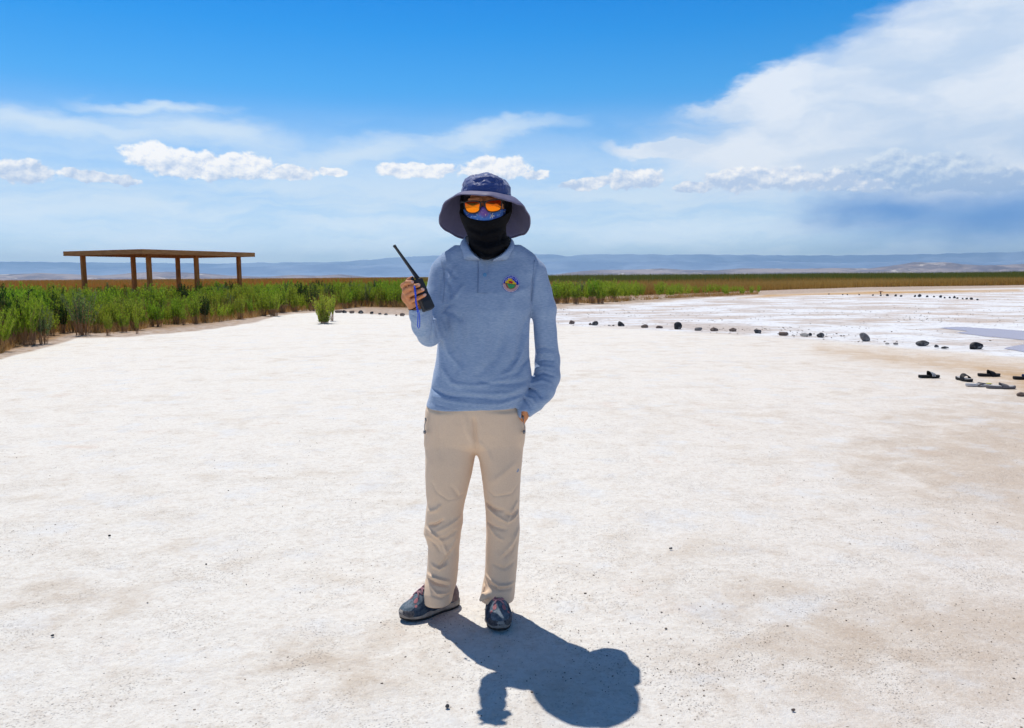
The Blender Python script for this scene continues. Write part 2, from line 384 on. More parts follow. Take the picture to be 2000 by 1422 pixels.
# shallow brine puddles on the flats
wm, t = mat('brine_water', (.40, .36, .44, 1), .22, 0, .25); t.b.inputs['IOR'].default_value = 1.33
bump(t, t.noise(coords(t), 3, 3, .5), .06, .02)
at_ = t.new('ShaderNodeAttribute'); at_.attribute_name = 'depth'
tr_ = t.new('ShaderNodeBsdfTransparent'); ms_ = t.new('ShaderNodeMixShader')
t.l.new(t.ss(t.m('ADD', at_.outputs['Fac'], t.m('MULTIPLY', t.m('SUBTRACT', t.noise(coords(t), 1.4, 5, .65), .5), .9)), .25, .75), ms_.inputs[0])
t.l.new(tr_.outputs[0], ms_.inputs[1]); t.l.new(t.b.outputs[0], ms_.inputs[2])
t.l.new(ms_.outputs[0], [n for n in t.n if n.type == 'OUTPUT_MATERIAL'][0].inputs[0])
for pts in WATER:
    gp = [G(*p) for p in pts]; n_ = len(gp); cen = sum(gp, Vector()) / n_; sm_ = []
    for i in range(n_):
        p0, p1, p2, p3 = gp[i - 1], gp[i], gp[(i + 1) % n_], gp[(i + 2) % n_]
        for kx in range(6):
            q_ = kx / 6; sm_.append(.5 * ((2 * p1) + (p2 - p0) * q_ + (2 * p0 - 5 * p1 + 4 * p2 - p3) * q_ ** 2 + (3 * p1 - p0 - 3 * p2 + p3) * q_ ** 3))
    m_ = len(sm_); vs_ = []; dep = []
    for sc, dv in ((1.06, 0), (.94, .6), (.75, 1.0)):
        for p in sm_:
            v = cen + (p - cen) * sc; v.z = .007; vs_.append(v); dep.append(dv)
    vs_.append(Vector((cen.x, cen.y, .007))); dep.append(1.0)
    fs = [(a * m_ + i, a * m_ + (i + 1) % m_, (a + 1) * m_ + (i + 1) % m_, (a + 1) * m_ + i) for a in (0, 1) for i in range(m_)] + [(2 * m_ + i, 2 * m_ + (i + 1) % m_, 3 * m_) for i in range(m_)]
    me = pymesh('water', vs_, fs); addcol(me, 'depth', np.array([(d_, d_, d_, 1) for d_ in dep]))
    o = link('water', me, wm); o['kind'] = 'structure'

# ------------------------------------------------------------------ hills
def ridge(name, D0, depth, prof, m_, seed, rough_, n=700, rows=26):
    """prof: (px, py) of the crest; a strip of terrain rising to the crest at distance D0"""
    xs = np.linspace(-900, 2900, n); pr = np.array(prof); py = np.interp(xs, pr[:, 0], pr[:, 1])
    Vv = []
    for j in range(rows + 1):
        s_ = j / rows
        for i in range(n):
            d = ray(xs[i], py[i]); kk = D0 / d.y
            x, y, ztop = d.x * kk, D0, CAMH + d.z * kk
            Vv.append((x, y, ztop, s_))
    A = np.array(Vv).reshape(rows + 1, n, 4)
    s_ = A[..., 3]; yy = A[..., 1] - depth * (1 - s_) * 1.0
    crest = A[..., 2]
    p3 = np.stack([A[..., 0], yy * .55, s_ * 0], -1)
    g = np.abs(fbm(p3, 2 * math.pi / (D0 * .10), seed, 5, .55))
    prof_s = s_ ** 1.7
    zz = crest * prof_s + crest * rough_ * (g - .35) * s_ * (1.05 - s_) * 2.2 + crest * .03 * fbm(p3, 2 * math.pi / (D0 * .03), seed + 1, 3) * s_
    zz = np.where(s_ < .01, -4, zz)
    xx = A[..., 0] * (yy / A[..., 1])
    Vt = np.stack([xx, yy, zz], -1)
    back = Vt[-1:].copy(); back[..., 1] += depth * .8; back[..., 2] = -5
    Vt = np.concatenate([Vt, back], 0); r_ = rows + 2
    ii = np.arange(r_ - 1)[:, None] * n + np.arange(n - 1)[None, :]
    Ff = np.stack([ii, ii + 1, ii + 1 + n, ii + n], -1).reshape(-1, 4)
    o = link(name, npmesh(name, Vt.reshape(-1, 3), Ff), m_, smooth=True); o['kind'] = 'structure'; return o
hm, t = mat('far_mountain_rock_haze_tint', rough=1, spec=0); O = coords(t)
t.put(t.b.inputs['Base Color'], t.mix(t.ss(t.noise(t.scl(O, 1, 1, 3), .0014, 6, .6), .4, .62), (.23, .32, .50, 1), (.34, .44, .62, 1)))  # blue and brightness of distant air haze painted into the rock colour
hn, t = mat('near_hill_rock', rough=1, spec=0); O = coords(t)
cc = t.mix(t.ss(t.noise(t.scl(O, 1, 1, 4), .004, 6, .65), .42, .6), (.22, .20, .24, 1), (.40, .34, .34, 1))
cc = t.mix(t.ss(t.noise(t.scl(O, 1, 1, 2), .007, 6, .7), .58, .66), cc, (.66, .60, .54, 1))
t.put(t.b.inputs['Base Color'], cc)
FAR = [(-900, 520), (-300, 514), (0, 511), (150, 512.5), (300, 513.5), (420, 515), (500, 513), (560, 512.5), (640, 512), (700, 508), (760, 504), (830, 500), (900, 497), (1000, 496),
       (1065, 496), (1110, 500), (1150, 497), (1350, 497), (1560, 498.5), (1700, 498), (1850, 495), (2000, 491.5), (2300, 489), (2900, 487)]
MID = [(-900, 533), (0, 527), (90, 525), (180, 527), (300, 522), (420, 524), (560, 519), (640, 515), (700, 519), (760, 516), (860, 512), (950, 515), (1040, 514), (1110, 509), (1200, 513),
       (1300, 509), (1400, 514), (1500, 510), (1640, 514), (1800, 509), (1920, 513), (2000, 508), (2900, 505)]
NEAR = [(-900, 540), (0, 536), (70, 533.5), (130, 535), (200, 538), (260, 533), (300, 531), (350, 532), (400, 534), (450, 538), (520, 541), (570, 537), (620, 538.5), (665, 536), (720, 541), (860, 542),
        (1000, 541), (1080, 537), (1140, 529), (1170, 527), (1230, 527), (1290, 524), (1330, 527), (1400, 528), (1450, 524), (1500, 524), (1560, 525), (1620, 524), (1700, 524), (1750, 517.5), (1785, 511.5),
        (1830, 512.5), (1870, 515), (1920, 518), (1965, 517), (2000, 515), (2300, 510), (2900, 515)]
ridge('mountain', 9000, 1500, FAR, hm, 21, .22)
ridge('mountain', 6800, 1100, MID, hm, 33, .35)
ridge('hills', 3800, 700, NEAR, hn, 45, .9)

# ------------------------------------------------------------------ haze
hz, t = mat('air_haze'); t.n.clear(); t_out = t.new('ShaderNodeOutputMaterial'); pv = t.new('ShaderNodeVolumePrincipled')
pv.inputs['Color'].default_value = (.44, .74, 1.0, 1); pv.inputs['Density'].default_value = 0.00010; pv.inputs['Anisotropy'].default_value = 0.4
t.l.new(pv.outputs[0], t_out.inputs['Volume'])
HB = MB().box((0, 4500, 151.5), (26000, 13500, 315)); 
haze = HB.build('haze', hz); haze['kind'] = 'stuff'

# ------------------------------------------------------------------ plants
def leafmat(name, c1, c2, c3, tr=.35):
    m_, t = mat(name, rough=.6, spec=.25); O = coords(t)
    oi = t.new('ShaderNodeObjectInfo'); rnd = oi.outputs['Random']
    base_ = t.mix(t.ss(t.noise(t.v('ADD', O, t.v('SCALE', (9, 7, 5), None, rnd)), 9, 4, .7), .3, .7), c1, c2)
    base_ = t.mix(t.m('MULTIPLY', rnd, .75), base_, c3)
    t.put(t.b.inputs['Base Color'], base_)
    tl = t.new('ShaderNodeBsdfTranslucent'); t.put(tl.inputs[0], t.mix(1.0, base_, (1.5, 1.7, .6, 1), 'MULTIPLY'))
    ms = t.new('ShaderNodeMixShader'); ms.inputs[0].default_value = tr
    t.l.new(t.b.outputs[0], ms.inputs[1]); t.l.new(tl.outputs[0], ms.inputs[2])
    o_ = [n for n in t.n if n.type == 'OUTPUT_MATERIAL'][0]; t.l.new(ms.outputs[0], o_.inputs[0]); return m_
LM = leafmat('shrub_leaves', (.12, .24, .018, 1), (.28, .41, .05, 1), (.33, .31, .07, 1), .5)
LG = leafmat('grey_shrub_leaves', (.10, .15, .06, 1), (.16, .20, .11, 1), (.20, .22, .16, 1), .35)
LD = leafmat('dark_shrub_leaves', (.02, .05, .012, 1), (.035, .08, .015, 1), (.04, .075, .02, 1), .3)
SMt, t = mat('shrub_stems', rough=.9); t.put(t.b.inputs['Base Color'], t.mix(t.noise(coords(t), 30, 3), (.26, .12, .06, 1), (.42, .26, .14, 1)))
DRY, t = mat('dry_litter', rough=.9); t.put(t.b.inputs['Base Color'], t.mix(t.noise(coords(t), 14, 3), (.34, .17, .05, 1), (.52, .36, .18, 1)))
def shrub_meshes(seed, H, spread, nst, leaf, dens=1.0, low=.26):
    r = random.Random(seed); st = MB(); lv = []; lf = []
    for i in range(nst):
        a = r.uniform(0, 6.283); rb = spread * .35 * math.sqrt(r.random()); rt = spread * math.sqrt(r.random())
        hh = H * r.uniform(.75, 1.22) * (1 - .18 * (rt / spread) ** 2); bx, by = rb * math.cos(a), rb * math.sin(a)
        a2 = a + r.uniform(-.6, .6); tx, ty = rt * math.cos(a2), rt * math.sin(a2)
        pts = []
        for s_ in (0, .3, .65, 1):
            e = s_ ** 1.4
            pts.append(Vector((bx + (tx - bx) * e + r.uniform(-.015, .015), by + (ty - by) * e + r.uniform(-.015, .015), hh * s_)))
        st.tube(pts, [.007, .006, .004, .002], 3)
        nl = int(52 * hh * dens)
        for j in range(nl):
            s_ = r.uniform(low, 1.02) ** (.75 if low > .1 else 1); s_ = min(s_, 1.0); q = min(int(s_ * 3), 2); seg = [0, .3, .65, 1]
            for q in range(3):
                if s_ <= seg[q + 1]: break
            u = (s_ - seg[q]) / (seg[q + 1] - seg[q]); c_ = pts[q].lerp(pts[q + 1], min(u, 1))
            th = r.uniform(0, 6.283); L = leaf * r.uniform(.6, 1.25) * (1.15 - .5 * s_)
            dr = Vector((math.cos(th), math.sin(th), r.uniform(.9, 2.6))).normalized()
            sd = dr.cross(Vector((r.uniform(-1, 1), r.uniform(-1, 1), r.uniform(-.3, 1)))).normalized() * L * .135
            c_ = c_ + Vector((r.uniform(-1, 1), r.uniform(-1, 1), 0)) * .035 * (1 - s_ * .5)
            o = len(lv); lv += [c_, c_ + dr * L * .45 + sd, c_ + dr * L, c_ + dr * L * .45 - sd]; lf.append((o, o + 1, o + 2, o + 3))
    return pymesh('shrub_stems', st.v, st.f), pymesh('shrub_foliage', lv, lf)
VAR = []
for i in range(10):
    dense = 1.0 if i < 7 else .7
    VAR.append(shrub_meshes(100 + i, 1.0, [.30, .36, .42, .28, .34, .48, .38, .26, .32, .4][i], [26, 30, 36, 22, 26, 40, 30, 16, 20, 26][i], .085, 1.7 * dense))
VAR.append(shrub_meshes(140, 1.0, .42, 46, .09, 1.7, .08))
used = {}
PLACED = []
def shrub(px, py, h, label, group, leafm=0, var=None, wide=1.0, D=None, name='shrub'):
    v_ = random.randrange(10) if var is None else var
    p = G(px, py) if D is None else D
    PLACED.append((h / p[1] + (9 if group is None else 0) - (9 if p[0] / p[1] < -.72 else 0), (p[0], p[1]), h, label, group, leafm, v_, wide, random.uniform(0, 6.28), name))
def put_shrub(key_, p, h, label, group, leafm, v_, wide, rot, name):
    key = (v_, leafm)
    root = empty(name, (p[0], p[1], -.01), rot)
    if key not in used:
        a, b = VAR[v_][0].copy(), VAR[v_][1].copy()
        a.materials.append(SMt); b.materials.append([LM, LG, LD][leafm]); used[key] = (a, b)
    for nm, me_ in zip(('stems', 'foliage'), used[key]):
        o = bpy.data.objects.new(nm, me_); COL.objects.link(o); o.parent = root
        o.scale = (h * wide * 1.35, h * wide * 1.35, h)
    tag(root, label, 'shrub', group); return root
LBL = 'leafy green upright shrub growing in the thicket around the wooden shelter'
GL = 'shrubs in the left thicket'
# the ones that stand out
shrub(634, 632, .76, 'small lone green shrub standing by itself on the white salt', None, 0, 10, 1.0)
shrub(648, 627, .74, 'narrow green sprig rising on the right of the lone shrub', None, 0, 3, .55)
shrub(12, 672, 1.15, 'tall dark green shrub at the left border of the photo', None, 2, 5, .8)
shrub(58, 674, 1.0, 'foremost green shrub near the left border, sitting on rubble', None, 0, 2, .62)
shrub(86, 672, .70, 'low grey-green shrub leaning right beside the foremost left shrub', None, 1, 6, .7)
shrub(32, 672, .95, 'reddish-stemmed shrub between the dark shrub and the foremost one', None, 0, 8, .5)
shrub(162, 655, 1.0, 'grey-green dense shrub below the far left shelter post', None, 1, 9, 1.0)
shrub(212, 656, .55, 'short bright green shrub standing in front of the thicket, left of the shelter middle', None, 0, 4, .5)
shrub(268, 652, .5, 'slender short bright green shrub on the rubble edge under the shelter corner', None, 0, 7, .5)
shrub(535, 617, .80, 'rounded green shrub ending the thicket, with shade on the white ground', None, 0, 5, .8)
shrub(515, 617, .82, 'green shrub just left of the rounded end shrub, beyond the shelter', None, 0, 2, .7)
shrub(575, 609, .62, 'small green shrub right of the pale dead bush', None, 0, 6, .7)
edge = [(-900, 775), (-60, 700), (0, 690), (60, 664), (110, 655), (160, 650), (240, 652), (290, 640), (400, 632), (500, 620), (545, 611), (590, 608), (660, 605), (700, 600), (760, 600), (870, 602)]
ex = np.array(edge)
cnt = 0
for row in range(7):
    x = -620 + random.uniform(0, 20)
    while x < 1010:
        yb = np.interp(x, ex[:, 0], ex[:, 1]); p = G(x, yb)
        Dy = p.y + .5 + row * 1.35 * (1 + p.y * .035) + random.uniform(-.5, .5)
        d = ray(x, yb); q = (d.x / d.y * Dy, Dy)
        hgt = random.uniform(.66, 1.18) * (1.06 if x < 120 else 1.0)
        hgt *= .90
        if row == 0: hgt *= random.uniform(.65, 1.0)
        if x > 560: hgt = random.uniform(.62, 1.08)
        if not (610 < x < 660 and row == 0):
            shrub(0, 0, hgt, LBL, GL, 1 if random.random() < .12 else (2 if random.random() < .07 else 0), None, random.uniform(.7, 1.05), q); cnt += 1
        x += random.uniform(17, 30) * 26 / (10 + p.y)
LR = 'leafy green shrub in the loose row before the reeds, right of the man'
xr = [(1040, 597), (1100, 594), (1160, 593), (1250, 587), (1320, 583), (1400, 579), (1480, 575)]
ex2 = np.array(xr); x = 1045; 
for row in range(3):
    x = 1045 + random.uniform(0, 12)
    while x < 1490:
        yb = np.interp(x, ex2[:, 0], ex2[:, 1]); p = G(x, yb)
        Dy = p.y + row * 3.2 + random.uniform(-1.2, 1.2); d = ray(x, yb)
        if random.random() < (1.0 if x < 1250 else .55):
            hgt = random.uniform(.8, 1.05) * np.interp(x, [1050, 1200, 1300, 1480], [1.1, 1.0, .85, .5])
            shrub(0, 0, hgt, LR, 'shrubs right of the man', 1 if random.random() < .1 else 0, None, random.uniform(.7, 1.1), (d.x / d.y * Dy, Dy)); cnt += 1
        x += random.uniform(12, 22)
PLACED.sort(key=lambda a: -a[0])
for a in PLACED[:290]: put_shrub(*a)
# the small far remainder of the thicket: one mass
def me_np(me):
    v = np.empty(len(me.vertices) * 3, np.float32); me.vertices.foreach_get('co', v); f = np.array([p.vertices[:] for p in me.polygons if len(p.vertices) == 4], np.int32)
    return v.reshape(-1, 3), f
base_np = {}
for part_i, nm, mt in ((1, 'far_thicket_leaves', LM),):
    vv, ff, off = [], [], 0
    for a in PLACED[290:]:
        _, p, h, _, _, lm_, v_, wide, rot, _ = a
        if v_ not in base_np: base_np[v_] = me_np(VAR[v_][1])
        v, f = base_np[v_]; c_, s_ = math.cos(rot), math.sin(rot)
        q = np.stack([(v[:, 0] * c_ - v[:, 1] * s_) * h * wide * 1.35 + p[0], (v[:, 0] * s_ + v[:, 1] * c_) * h * wide * 1.35 + p[1], v[:, 2] * h], -1)
        vv.append(q); ff.append(f + off); off += len(v)
    if vv:
        o = link('thicket', npmesh(nm, np.concatenate(vv), np.concatenate(ff)), mt); tag(o, 'far green undergrowth merging into the brown reeds', 'undergrowth', kind='stuff')
# pale dead bush
pb = MB(); r = random.Random(5)
for i in range(46):
    a = r.uniform(0, 6.28); hh = r.uniform(.3, .6); pb.tube([(0, 0, 0), (.12 * math.cos(a), .12 * math.sin(a), hh * .5), (.28 * math.cos(a + r.uniform(-.7, .7)), .28 * math.sin(a), hh)], [.014, .01, .004], 4)
PBm, t = mat('pale_dead_twigs', (.62, .60, .57, 1), .9)
g = G(561, 606); o = pb.build('dead_bush', PBm, None); o.location = (g.x, g.y - .3, 0)
tag(o, 'pale grey dead bush at the foot of the thicket, left of the lone shrub', 'dead bush')
print('shrubs', cnt)

# reeds: one uncountable field
def reedmat():
    m_, t = mat('reed_blades', rough=.75, spec=.15)
    n = t.new('ShaderNodeAttribute'); n.attribute_name = 'tone'
    t.put(t.b.inputs['Base Color'], n.outputs['Color'])
    tl = t.new('ShaderNodeBsdfTranslucent'); t.put(tl.inputs[0], n.outputs['Color'])
    ms = t.new('ShaderNodeMixShader'); ms.inputs[0].default_value = .35
    t.l.new(t.b.outputs[0], ms.inputs[1]); t.l.new(tl.outputs[0], ms.inputs[2])
    o_ = [n for n in t.n if n.type == 'OUTPUT_MATERIAL'][0]; t.l.new(ms.outputs[0], o_.inputs[0]); return m_
RMt = reedmat()
def blades(N, px0, px1, near_fn, far, Hfn, tone_fn, wk, seed, pw=2.2, minw=.012):
    r = np.random.default_rng(seed)
    px = r.uniform(px0, px1, N); near = near_fn(px)
    u = r.random(N) ** pw; Dd = near * (far / near) ** u
    y0 = Dd; dx = (px - CX) / FPX; x0 = dx * Dd * 1.0
    pos = np.stack([x0, y0, np.zeros(N)], -1)
    H = Hfn(pos, Dd, r); w = np.maximum(minw, Dd * wk * .7) * r.uniform(.6, 1.4, N)
    ln = r.normal(0, .10, (N, 2)) * H[:, None]
    V = np.zeros((N, 3, 3)); V[:, 0] = pos; V[:, 1] = pos; V[:, 2] = pos
    V[:, 0, 0] -= w / 2; V[:, 1, 0] += w / 2; yaw = r.uniform(-.5, .5, N); V[:, 0, 1] -= yaw * w; V[:, 1, 1] += yaw * w
    V[:, :2, 2] = -.02
    V[:, 2, 0] += ln[:, 0]; V[:, 2, 1] += ln[:, 1]; V[:, 2, 2] = H
    tone = tone_fn(pos, Dd, px, r)
    return V.reshape(-1, 3), np.repeat(tone, 3, 0)
def tones(a, b, f): return np.array(a)[None] * (1 - f[:, None]) + np.array(b)[None] * f[:, None]
def nearL(px):
    e = np.interp(px, ex[:, 0], ex[:, 1]); D0 = np.array([G(float(a), float(b)).y for a, b in edge]); 
    return np.interp(px, ex[:, 0], D0) * 1.0 + np.interp(px, [0, 300, 560, 850], [10, 12, 14, 16])
def toneL(pos, Dd, px, r):
    f = np.clip(.5 + .5 * fbm(pos, .12, 5, 3) + r.normal(0, .18, len(px)), 0, 1)
    c_ = tones((.46, .17, .022), (.62, .28, .06), f)
    gsel = np.clip(fbm(pos, .09, 8, 2) * 1.2 + r.normal(0, .35, len(px)) - .02 + np.clip((px - 560) / 300, 0, .9) * (Dd > 60), 0, 1)
    c_ = c_ * (1 - gsel[:, None]) + np.array([.17, .22, .025])[None] * gsel[:, None]
    return c_
def HL(pos, Dd, r): return np.interp(Dd, [25, 45, 110, 200], [.62, .78, 1.12, 1.28]) * (1 + .10 * fbm(pos, .2, 3, 2) + r.normal(0, .08, len(Dd)))
def nearR(px): return np.interp(px, [1000, 1250, 1400, 1500, 1600, 1700, 1850, 2000, 2200], [52, 56, 62, 70, 76, 82, 86, 90, 90])
def toneR(pos, Dd, px, r):
    f = np.clip(.5 + .5 * fbm(pos, .08, 15, 3) + r.normal(0, .2, len(px)), 0, 1)
    c_ = tones((.38, .20, .035), (.54, .35, .10), f)
    gsel = np.clip((Dd - 118) / 30 + fbm(pos, .05, 18, 2) * .5 + fbm(pos, .3, 28, 2) * .35 + .22 + r.normal(0, .3, len(px)), 0, .92)
    return c_ * (1 - gsel[:, None]) + np.array([.12, .17, .025])[None] * gsel[:, None]
def HR(pos, Dd, r): return np.interp(Dd, [55, 85, 125, 150, 260], [.55, .70, .85, 1.45, 1.85]) * (1 + .20 * fbm(pos, .16, 3, 3) * np.clip(Dd / 120, 0, 1) + r.normal(0, .10, len(Dd)))
A1 = blades(150000, -1100, 1050, nearL, 700, HL, toneL, .0005, 1)
A2 = blades(130000, 1000, 2900, nearR, 700, HR, toneR, .0006, 2)
# dry tufts along the edges of the plants
def dryN(N, pts, seed, spread):
    r = np.random.default_rng(seed); pr = np.array(pts, float); i = r.uniform(pr[0, 0], pr[-1, 0], N); yb = np.interp(i, pr[:, 0], pr[:, 1])
    D0 = np.array([G(float(a), float(b)).y for a, b in pts]); Dd = np.interp(i, pr[:, 0], D0) + np.abs(r.normal(0, spread, N)) - .15
    pos = np.stack([(i - CX) / FPX * Dd, Dd, np.zeros(N)], -1)
    keep = fbm(pos, 1.6, seed, 2) + r.normal(0, .25, N) > .05; pos = pos[keep]; Dd = Dd[keep]; N = len(Dd)
    H = r.uniform(.06, .30, N); w = np.maximum(.012, Dd * .0005); V = np.repeat(pos[:, None], 3, 1); V[:, 0, 0] -= w / 2; V[:, 1, 0] += w / 2
    V[:, 2, 0] += r.normal(0, .5, N) * H; V[:, 2, 1] += r.normal(0, .5, N) * H; V[:, 2, 2] = H
    return V.reshape(-1, 3), np.repeat(tones((.36, .17, .04), (.55, .38, .18), r.random(N)), 3, 0)
def nearT(px):
    D0 = np.array([G(float(a), float(b)).y for a, b in edge]); return np.interp(px, ex[:, 0], D0) + 1.0
def toneT(pos, Dd, px, r):
    f = np.clip(.5 + .5 * fbm(pos, .5, 35, 3) + r.normal(0, .3, len(px)), 0, 1); c_ = tones((.30, .12, .03), (.55, .38, .14), f)
    g_ = (r.random(len(px)) < .45)[:, None]; return np.where(g_, np.array([.20, .30, .03])[None] * (.6 + .6 * f[:, None]), c_)
def HT(pos, Dd, r): return r.uniform(.35, 1.0, len(Dd)) * (1 + .15 * fbm(pos, .6, 36, 2)) * np.interp(Dd, [15, 40], [.95, .9])
A5 = blades(85000, -600, 1040, nearT, 52, HT, toneT, .0006, 7, 1.1, .008)
A3 = dryN(26000, edge, 4, 1.6)
A4 = dryN(9000, xr, 6, 3.0)
for nm, lst, in (('reeds', (A1, A2, A5)), ('dry_grass', (A3, A4))):
    VV = np.concatenate([a[0] for a in lst]); CC = np.concatenate([a[1] for a in lst])
    me = npmesh(nm, VV, np.arange(len(VV)).reshape(-1, 3)); addcol(me, 'tone', np.concatenate([CC, np.ones((len(CC), 1))], 1))
    o = link(nm, me, RMt); tag(o, {'reeds': 'wide brown and olive reed field reaching the horizon', 'dry_grass': 'short orange dry grass litter at the feet of the shrubs'}[nm], {'reeds': 'reeds', 'dry_grass': 'dry grass'}[nm], kind='stuff')
# ------------------------------------------------------------------ wooden shelter
wd, t = mat('weathered_timber', rough=.75, spec=.25); O = coords(t)
gr_ = t.noise(t.scl(O, 9, 9, 1.2), 2.2, 5, .6, .6)
cwood = t.mix(t.ss(gr_, .35, .65), (.46, .15, .035, 1), (.62, .26, .075, 1))
cwood = t.mix(t.m('MULTIPLY', t.ss(t.noise(O, 1.3, 4, .6), .5, .7), .5), cwood, (.18, .07, .025, 1))
t.put(t.b.inputs['Base Color'], cwood); bump(t, gr_, .3, .01)
wb, t = mat('weathered_fascia', rough=.75, spec=.25); O = coords(t)
gr_ = t.noise(t.scl(O, 1.4, 1.4, 16), 2.0, 5, .6, .4)
t.put(t.b.inputs['Base Color'], t.mix(t.ss(gr_, .35, .65), (.50, .20, .065, 1), (.66, .32, .12, 1))); bump(t, gr_, .3, .01)
HZ = 2.55; H_ = HZ - CAMH
yd = P(277, 486.5, 1.0); dz = (yd.z - CAMH); Dc = H_ / dz
corner = P(277, 486.5, Dc)
def atz(px, py):   # point at roof height on a pixel ray
    d = ray(px, py); return Vector((0, 0, CAMH)) + d * (H_ / d.z)
pl, prr = atz(123, 491.5), atz(498, 494.0)
aL = math.atan2(pl.y - corner.y, pl.x - corner.x); aR = math.atan2(prr.y - corner.y, prr.x - corner.x)
corr = (math.pi / 2 - (aL - aR)) / 2; aL += corr; aR -= corr
def reach(a, px):  # distance along direction a from the corner until that pixel column
    lo, hi = .5, 12
    for _ in range(50):
        m_ = (lo + hi) / 2; q = corner + Vector((math.cos(a), math.sin(a), 0)) * m_; qx = proj(np.array(q))[0]
        if (qx < px) == (a > 1.9): hi = m_
        else: lo = m_
    return (lo + hi) / 2
LL, LR_ = reach(aL, 123), reach(aR, 498)
print('shelter', corner, math.degrees(aL), math.degrees(aR), LL, LR_)
uL = Vector((math.cos(aL), math.sin(aL), 0)); uR = Vector((math.cos(aR), math.sin(aR), 0)); rotR = Matrix.Rotation(aR, 3, 'Z')
c0 = corner + uL * LL / 2 + uR * LR_ / 2
sh = empty('wooden_shelter', (c0.x, c0.y, 0))
tag(sh, 'open brown wooden shelter with a flat roof on six posts above the shrubs', 'shelter')
FH = .19
# roof frame built in a local frame (X along uR, Y along uL), then turned
def loc(x, y, z): return Vector((c0.x, c0.y, 0)) + uR * x + uL * y + Vector((0, 0, z))
hx, hy = LR_ / 2, LL / 2
for (x, y, sx, sy) in ((0, -hy + .025, 2 * hx, .05), (0, hy - .025, 2 * hx, .05), (-hx + .025, 0, .05, 2 * hy - .104), (hx - .025, 0, .05, 2 * hy - .104)):
    MB().box(loc(x, y, HZ - FH / 2), (sx, sy, FH), rotR, .004).build('fascia_board', wb, sh)
slat = MB(); n_ = int(2 * hx / .14)
for i in range(n_): slat.box(loc(-hx + .12 + i * (2 * hx - .24) / (n_ - 1), 0, HZ - .035), (.105, 2 * hy - .11, .025), rotR)
slat.build('roof_slats', wd, sh)
for y in (-hy + .75, 0, hy - .75):
    MB().box(loc(0, y, HZ - .115), (2 * hx - .11, .07, .13), rotR).build('roof_beam', wd, sh)
def solve_post(px, yrow):
    lo, hi = -hx, hx
    for _ in range(40):
        m_ = (lo + hi) / 2
        if proj(np.array(loc(m_, yrow, 2.2)))[0] < px: lo = m_
        else: hi = m_
    return (lo + hi) / 2
for row, lst in ((-hy + .75, (290, 383, 466)), (hy - .75, (162, 260, 347))):
    for px in lst:
        x = solve_post(px, row); a, b = loc(x, row, 0), loc(x, row, HZ - .18)
        MB().box((a + b) / 2, (.17, .15, b.z - a.z), rotR, .008).build('post', wd, sh)

# ------------------------------------------------------------------ stones
def stone_mat(name, c1, c2, rough=.85, white=0.0):
    m_, t = mat(name, rough=rough); O = coords(t); n = t.noise(O, 14, 5, .65)
    c_ = t.mix(t.ss(n, .35, .65), c1, c2)
    if white: c_ = t.mix(t.m('MULTIPLY', t.ss(t.noise(O, 7, 4, .6), .56, .62), white), c_, (.62, .62, .62, 1))
    t.put(t.b.inputs['Base Color'], c_); bump(t, n, .5, .01); return m_
ST = {'k': stone_mat('black_lava_stone', (.012, .012, .014, 1), (.05, .05, .055, 1), .6, .35), 'g': stone_mat('grey_stone', (.14, .13, .13, 1), (.26, .25, .25, 1)),
      'b': stone_mat('brown_stone', (.13, .095, .08, 1), (.23, .18, .155, 1)), 'p': stone_mat('pale_stone', (.34, .32, .30, 1), (.48, .45, .42, 1)), 'd': stone_mat('dark_grey_stone', (.04, .04, .045, 1), (.11, .11, .115, 1), .7, .2)}
def stone_mesh(seed, w, d, h, sub=2, lean=0.0, chunky=.30):
    bm = bmesh.new(); bmesh.ops.create_icosphere(bm, subdivisions=sub, radius=1)
    r = np.random.default_rng(seed); cuts = [(lambda q: q / np.linalg.norm(q))(r.normal(size=3)) for _ in range(12)]
    for v in bm.verts:
        p = np.array(v.co)
        for c_ in cuts:
            lim = .58 + .26 * abs(c_[0]); dd = p @ c_
            if dd > lim: p = p - c_ * (dd - lim) * .97
        p = p * (1 + chunky * .35 * float(fbm(p, 2.1, seed, 2)))
        v.co = Vector((p[0] * w / 2 + lean * p[2] * h, p[1] * d / 2, max(p[2], -.55) * h / 1.5))
    zmin = min(v.co.z for v in bm.verts)
    for v in bm.verts: v.co.z -= zmin + h * .06
    me = bpy.data.meshes.new('stone'); bm.to_mesh(me); bm.free(); return me
def stone(px, py, w, h, kind, label, group=None, seed=None, lean=0.0, name='stone', sub=3, cat='stone'):
    p = G(px, py - h * .12); dist = (p - Vector((0, 0, CAMH))).length
    W_ = w / FPX * dist; H2 = h / FPX * dist
    me = stone_mesh(seed if seed is not None else int(px * 7 + py), W_ * .98, W_ * .75, H2 * 1.02, sub, lean)
    o = link(name, me, ST[kind], None, True, False); o.location = (p.x, p.y, .006); o.rotation_euler = (0, 0, 0)
    tag(o, label, cat, group); return o
GN = 'stones lining the edge of the salt path'
